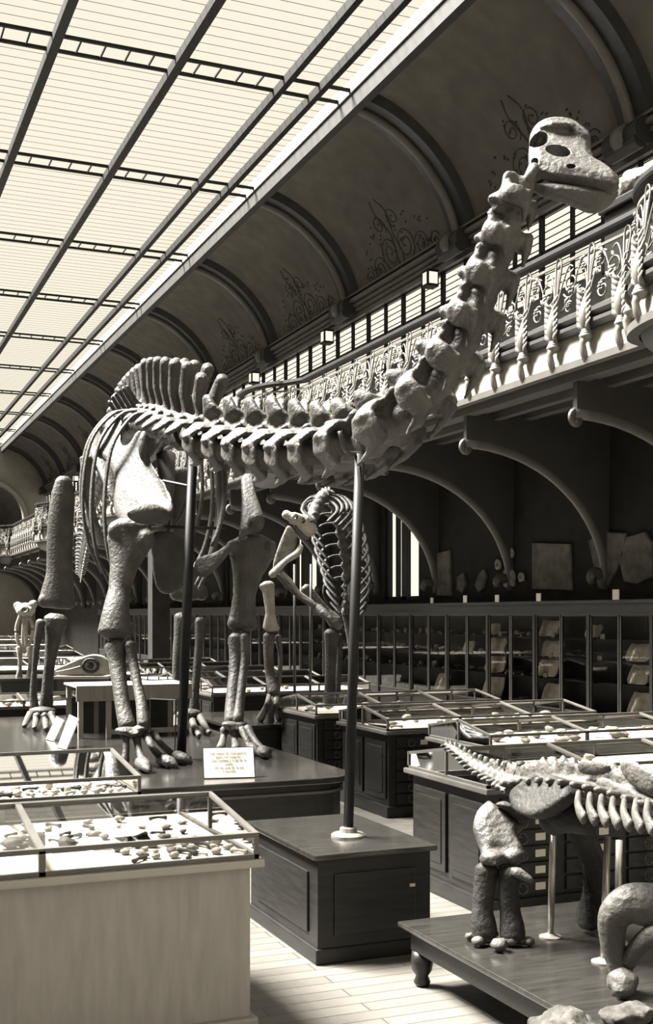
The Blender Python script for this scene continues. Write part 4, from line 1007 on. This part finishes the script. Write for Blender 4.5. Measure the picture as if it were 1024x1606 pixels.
# hip plates
q = MB(); q.slab([Q(806,1248,-.10), Q(822,1230,-.10), Q(848,1212,-.08), Q(868,1216,-.05), Q(900,1228,-.06), Q(896,1252,-.12), Q(866,1276,-.16), Q(838,1284,-.18), Q(812,1272,-.16)], (1, .1, -.35), .045); part('hip_plate', q, BONE_DARK, sk, fuse=.012, it=3)
q = MB(); q.slab([Q(838,1226,.25), Q(846,1206,.25), Q(872,1200,.25), Q(908,1204,.25), Q(912,1222,.25), Q(880,1236,.2)], (.7, .1, -.6), .04); part('hip_plate', q, BONE, sk, fuse=.012, it=3)
for pl in ([(905,1204),(912,1196),(935,1195),(955,1200),(958,1208),(938,1214),(915,1213)], [(935,1232),(945,1222),(965,1228),(990,1240),(1005,1254),(985,1258),(955,1248)], [(972,1200),(990,1194),(1012,1206),(1030,1222),(1024,1246),(1000,1236),(982,1222)]):
    q = MB(); q.slab([Q(u, v, -.06) for u, v in pl], (.5, .2, -.8), .03, .4); part('back_plate', q, BONE, sk, fuse=.011, it=2)
for i in range(8):
    u = 908 + i * 18; v = 1244 + i * 3; dd = -.03
    pts = crom([Q(u, v, -.08), Q(u - 2, v + 14, -.24), Q(u, v + 26, -.33), Q(u + 8, v + 40, -.36)], 4)
    part('rib', MB().loft(pts, [(.026, .014)] * len(pts), 8, ref=(1, 0, 0)), BONE, sk, smooth=True)
    pts = [Vector((6.0 - p.x, p.y, p.z)) for p in pts]
    part('rib', MB().loft(pts, [(.026, .014)] * len(pts), 8, ref=(1, 0, 0)), BONE, sk, smooth=True)
def sb(name, out, D, half, lean=0.0, vb=1350, mat_=BONE, fz=.010, it=3, extra=()):
    q = MB(); sides(q, out, D, half, lean, P(780, vb, 5.35).z)
    for u, v, r, s_ in extra: q.ball(P(u, v, D - .02), (r * D / F, r * D / F, r * s_ * D / F), 2, .25, u)
    return part(name, q, mat_, sk, fuse=fz, it=it)
sb('thigh_bone', [(742,1296),(748,1274),(760,1262),(768,1258),(772,1264),(784,1266),(800,1280),(812,1292),(822,1298),(812,1306),(812,1318),(818,1330),(824,1346),(806,1352),(784,1340),(758,1340),(750,1322)], 5.38, .05, .75, extra=((772,1346,22,.6),(806,1344,16,.8)))
sb('hip_socket', [(776,1262),(790,1256),(806,1262),(824,1258),(830,1274),(826,1290),(808,1284),(794,1272)], 5.42, .05, .2, mat_=BONE_DARK)
sb('knee_spur', [(800,1362),(812,1360),(828,1370),(839,1383),(834,1386),(818,1380),(804,1374)], 5.30, .02, .5)
def sl_(name, pts, rad, mat_=BONE_DARK, fz=.010, ref=VIEW, it=2):
    q = MB(); w3 = crom([P(*p) for p in pts], 4); D = pts[0][2]; rr = []
    for i in range(len(rad) - 1):
        for k in range(4): r = rad[i] + (rad[i + 1] - rad[i]) * k / 4; rr.append((r * D / F, r * D / F * .85))
    rr.append((rad[-1] * D / F, rad[-1] * D / F * .85)); q.loft(w3, rr, 12, ref=ref); return part(name, q, mat_, sk, fuse=fz, it=it)
sl_('shin_bone', [(764,1362,5.38),(760,1390,5.37),(757,1425,5.36),(758,1450,5.35),(762,1468,5.34)], [20,18,17,21,20])
sl_('calf_bone', [(800,1368,5.34),(798,1395,5.34),(800,1430,5.34),(803,1452,5.33),(804,1470,5.32)], [20,16,17,20,21])
for i, (u, v, r) in enumerate(((738,1470,8),(750,1478,10),(764,1474,11),(783,1484,13),(800,1477,11),(815,1475,11),(829,1478,9),(772,1466,9),(756,1464,8))):
    e = Pz(u, v + r * .6, T3 + .002); D = e.x * SN + e.y * CS; rr = r * D / F
    q = MB().ball(e + UP * rr * .8, (rr * 1.1, rr * 1.1, rr * .8), 2, .3, i); part('toe_bone', q, BONE, sk, smooth=True)
# far hind leg and the near foreleg at the photo edge
sl_('upper_arm', [(862,1288,5.2),(880,1282,5.15),(905,1284,5.1),(926,1292,5.05)], [26,26,24,20])
sl_('fore_leg', [(1062,1422,4.62),(1022,1420,4.62),(988,1418,4.64),(964,1436,4.65),(960,1470,4.66),(966,1502,4.67),(976,1530,4.67)], [36,36,33,27,21,18,20], BONE)
sl_('fore_leg', [(1050,1462,4.55),(1024,1468,4.58),(1000,1486,4.62),(984,1512,4.65)], [22,20,16,14], BONE)
e = Pz(976, 1558, T3 + .01); D = e.x * SN + e.y * CS
q = MB(); q.ball(e + UP * .05, (.062, .062, .05), 2, .2, 4); q.ball(e + UP * .03 - VIEW * .03, (.055, .04, .035), 2, .2, 9); part('fore_foot', q, BONE, sk, fuse=.01, it=2)
q = MB(); e2 = Vector((3.3, 3.9, T3)); q.loft([Vector((3.2, 3.9, .85)), Vector((3.45, 3.9, .62)), Vector((3.4, 3.9, T3 + .05))], [.06, .05, .06], 10); part('fore_leg', q, BONE_DARK, sk, smooth=True)
q = MB(); q.loft([Vector((3.15, 4.6, .95)), Vector((3.3, 4.6, .62)), Vector((3.28, 4.62, T3 + .06))], [.07, .06, .07], 10); part('hind_leg', q, BONE_DARK, sk, smooth=True)
for i, (u, v, u2, v2, lab) in enumerate(((863,1470,868,1300,'slim metal post with round foot under the squat skeleton, nearest its white thigh bone'), (946,1509,953,1312,'slim metal post rising behind the bent foreleg of the squat skeleton'), (968,1480,971,1318,'third slim metal post, partly behind the foreleg top of the squat skeleton'))):
    a = Pz(u, v, T3); D = a.x * SN + a.y * CS; b = P(u2, v2, D)
    pl = thing('support_post', lab, 'post', a, 'posts under the squat skeleton')
    part('shaft', MB().tube([a, b], .016, 12), STEEL, pl, smooth=True); part('base', MB().lathe([(.052, 0), (.052, .006), (.03, .012), (.02, .02)], a, 24), STEEL, pl)
# rough fossil blocks at the very bottom
def rock(u, v, D, r, label, z, seed, mat_=ROUGH):
    c = P(u, v, D); q = MB(); q.ball((c.x, c.y, z + r[2] * .8), r, 4, .45, seed); 
    for k in range(14): q.ball((c.x + R.uniform(-.8, .8) * r[0], c.y + R.uniform(-.8, .8) * r[1], z + r[2] * R.uniform(1.0, 1.6)), r[0] * R.uniform(.08, .2), 1, .4, k)
    return tagged('fossil_block', q, mat_, label, 'fossil', (c.x, c.y, z), fuse=.012, it=1)
st = thing('low_plinth', 'low dark plinth at the bottom edge holding a rough fossil block', 'pedestal', (2.35, 3.45, 0))
part('block', MB().box(2.22, 2.49, 3.28, 3.62, 0, .22), WOOD, st, bevel=.01); part('top', MB().box(2.20, 2.51, 3.26, 3.64, .22, .24), WOODTOP, st)
rock(890, 1604, 4.12, (.125, .12, .10), 'rough pitted fossil block cut by the bottom edge', .24, 5)
rock(985, 1600, 4.32, (.11, .07, .035), 'pale lumpy fossil at the bottom corner of the low table', T3, 8)
# ================================================================ things on and behind the long platform
def board(pts, label):
    a, b = Pz(*pts[0], PT), Pz(*pts[1], PT); D = a.x * SN + a.y * CS
    c, d = P(*pts[2], D + .22), P(*pts[3], D + .22); n = (b - a).cross(d - a).normalized()
    q = MB().prism([a, b, c, d], n * .012); tagged('label_board', q, PAPER, label, 'sign', a, group='leaning label boards')
board([(73,1160),(85,1163),(101,1130),(90,1124)], 'smaller white label board leaning on the platform, left of its twin')
board([(91,1173),(105,1176),(125,1128),(110,1121)], 'larger white label board leaning on the platform by the left case')
tb = thing('display_table', 'pale-topped small table under the belly of the giant skeleton', 'table', (2.8, 12.5, PT))
zt = 1.07
part('top', MB().box(2.28, 3.5, 12.05, 12.75, zt - .02, zt), CREAM, tb)
part('cloth_front', MB().box(2.28, 3.5, 12.03, 12.05, zt - .16, zt), PALEWOOD, tb)
for x in (2.33, 2.62, 3.44):
    for y in (12.08, 12.72): part('leg', MB().box(x - .025, x + .025, y - .025, y + .025, PT, zt - .02), CREAM, tb)
part('foot_rail', MB().box(2.62, 3.44, 12.06, 12.10, PT + .03, PT + .08), CREAM, tb)
part('back_panel', MB().box(2.3, 3.48, 12.70, 12.72, PT, zt - .16), WOOD, tb)
gd = thing('wire_guard', 'thin wire guard frame standing between the front legs', 'guard', Pz(274, 1182, PT))
a = Pz(274, 1182, PT); D = a.x * SN + a.y * CS; b = Pz(236, 1175, PT)
part('wire', MB().tube([a, P(276, 1098, D)], .007, 6), IRON, gd); part('wire', MB().tube([P(276, 1098, D), P(236, 1096, b.x * SN + b.y * CS)], .007, 6), IRON, gd); part('wire', MB().tube([b, P(236, 1096, b.x * SN + b.y * CS)], .007, 6), IRON, gd)
# low cases behind the platform, slab with an eye ring, small pale skeleton
def low_case(label, *a, **k):
    c = desk_case(label, *a, ends=False, **k); c.scale = (1, 1, .8); return c
K1 = low_case('low glass case of pale fossils directly behind the platform, far left', 1.3, 4.1, 15.3, 16.5, 3)
scatter([CARD], 1.4, 4.0, 15.4, 16.4, 1, 'single white card in the low glass case behind the platform', 'card', None)
def low_put(n, x0, x1, y0, y1, lab, grp):
    for k in range(n):
        me = R.choice([FRAG[1], FRAG[3], PFRAG[1], PFRAG[3]]); put(me, R.uniform(x0, x1), R.uniform(y0, y1), SZ * .8, lab, 'fossil', grp, R.uniform(0, 6), R.uniform(1, 1.5))
low_put(22, 1.4, 4.0, 15.4, 16.4, 'fossil in the low glass case behind the platform', 'fossils behind the platform')
for i, (y, lab) in enumerate(((14.55, 'glass-topped case left of the upright skeleton base, first behind it'), (16.25, 'glass-topped case second behind the upright skeleton'), (17.95, 'distant glass-topped case third behind the upright skeleton'), (19.65, 'distant glass-topped case fourth behind the upright skeleton'), (21.35, 'most distant glass-topped case behind the upright skeleton'))):
    desk_case(lab, 4.5, 6.75, y, y + 1.05, 3, drawers=0)
    scatter([PFRAG[0], PFRAG[1], PFRAG[3], CARD], 4.6, 6.6, y + .1, y + .95, 12, 'pale fossil in a distant glass-topped case', 'fossil', 'fossils in the distant cases', (1.0, 1.5), .15)
for i, (y, xa, xb, lab) in enumerate(((22.0, 1.5, 4.2, 'distant flat case just beyond the slab with the eye ring'), (26.5, 2.2, 5.2, 'distant flat case beyond the small white skeleton'), (32.0, 2.6, 6.0, 'farther distant flat case toward the end wall'), (39.0, 3.4, 6.8, 'still farther flat case toward the end wall'), (48.0, 4.4, 7.6, 'most distant flat case before the end wall arch'))):
    desk_case(lab, xa, xb, y, y + 2.2, 3, ends=False)
sp = thing('fossil_slab', 'pale slab with a large round eye ring, on a stand behind the hind leg', 'slab', (3.0, 17.6, .86))
c0 = P(86, 1060, 17.3); c1 = P(172, 1060, 17.3)
q = MB(); q.slab([P(u, v, 17.3) for u, v in [(84,1058),(86,1050),(104,1042),(124,1032),(146,1026),(164,1030),(173,1042),(172,1058),(130,1060)]], VIEW, .03, .4); part('slab', q, BONE_PALE, sp)
q = MB(); cc = P(142, 1044, 17.26); n = 20; q.tube([cc + RIGHT * .11 * math.cos(2*PI*k/n) + UP * .095 * math.sin(2*PI*k/n) for k in range(n + 1)], .022, 8); q.ball(cc, (.06, .02, .05), 2, .2, 3); part('eye_ring', q, BONE_DARK, sp, smooth=True)
q = MB(); q.loft([P(88, 1054, 17.25), P(110, 1050, 17.25), P(126, 1046, 17.25)], [(.01, .01), (.03, .015), (.04, .02)], 8); part('snout', q, FOSSIL, sp, smooth=True)
zz = P(100, 1060, 17.3).z; sn = thing('slab_stand', 'pale stand under the slab with the round eye ring', 'stand', (c0.x, c0.y, 0))
part('top', MB().prism([c0 - VIEW * .15, c1 - VIEW * .15, c1 + VIEW * .3, c0 + VIEW * .3], (0, 0, -.04)), CREAM, sn)
part('body', MB().prism([Vector((p.x, p.y, 0)) for p in (c0 - VIEW * .08 + RIGHT * .05, c1 - VIEW * .08 - RIGHT * .05, c1 + VIEW * .25 - RIGHT * .05, c0 + VIEW * .25 + RIGHT * .05)], (0, 0, zz - .04)), SHELF, sn)
w_ = thing('small_skeleton', 'small white animal skeleton seen from the front, far left beyond the hind leg', 'skeleton', P(40, 1062, 20))
q = MB(); q.ball(P(40, 957, 20), (.17, .14, .12), 3, .25, 2); q.ball(P(52, 948, 20), (.08, .08, .08), 2, .2, 3); q.ball(P(28, 950, 20), (.08, .06, .07), 2, .2, 4)
cut = MB(); cut.ball(P(40, 956, 19.9), (.07, .5, .045), 2); part('skull', q, BONE_PALE, w_, fuse=.018, it=1, cut=cut)
for pts in ([(32,965),(26,985),(28,1005),(36,1020)], [(46,968),(52,985),(50,1000),(44,1014)], [(36,968),(40,990),(42,1015)]):
    part('rib', MB().loft(crom([P(u, v, 20) for u, v in pts], 5), [.035] * (5 * (len(pts) - 1) + 1), 8), BONE_PALE, w_, smooth=True)
for u in (30, 46): part('leg', MB().loft([P(u, 1016, 20), P(u + 2, 1040, 20), P(u, 1062, 20)], [.06, .04, .06], 10), BONE_PALE, w_, smooth=True)
part('spine', MB().loft(crom([P(40, 965, 20.1), P(38, 995, 20.4), P(38, 1022, 20.6)], 5), [.05] * 11, 8), BONE_PALE, w_, smooth=True)
pz = P(40, 1062, 20); pd = thing('skeleton_plinth', 'dark plinth under the small white skeleton at far left', 'pedestal', (pz.x, pz.y, 0))
part('body', MB().box(pz.x - .45, pz.x + .45, pz.y - .4, pz.y + .9, 0, pz.z - .04), WOOD, pd); part('top', MB().box(pz.x - .5, pz.x + .5, pz.y - .45, pz.y + .95, pz.z - .04, pz.z), WOODTOP, pd)
struct('column_1', MB().box(7.3, 7.75, 28.6, 29.05, 0, 4.6).box(7.2, 7.85, 28.5, 29.15, 4.2, 4.6).box(7.2, 7.85, 28.5, 29.15, 0, .5), DKWALL)
# tall cabinet with a pale skull up on the gallery at the photo edge
cb = thing('gallery_cabinet', 'tall dark cabinet on the gallery at the right photo edge', 'cabinet', (9.0, 10.2, 4.95))
gx = Px(1030, 400, 9.2)
part('body', MB().box(8.8, 9.6, gx.y - .7, gx.y + .5, 4.95, 6.75), WOOD, cb); part('cornice', MB().box(8.74, 9.66, gx.y - .76, gx.y + .56, 6.75, 6.86), WOOD, cb, bevel=.02)
q = MB(); q.ball((9.1, gx.y + .1, 7.06), (.26, .32, .2), 3, .3, 6); q.ball((8.95, gx.y + .38, 6.98), (.13, .2, .11), 2, .2, 7)
tagged('fossil_specimen', q, BONE_PALE, 'pale fossil on top of the gallery cabinet at the right photo edge', 'fossil', (9.1, gx.y, 6.86), fuse=.02, it=2)
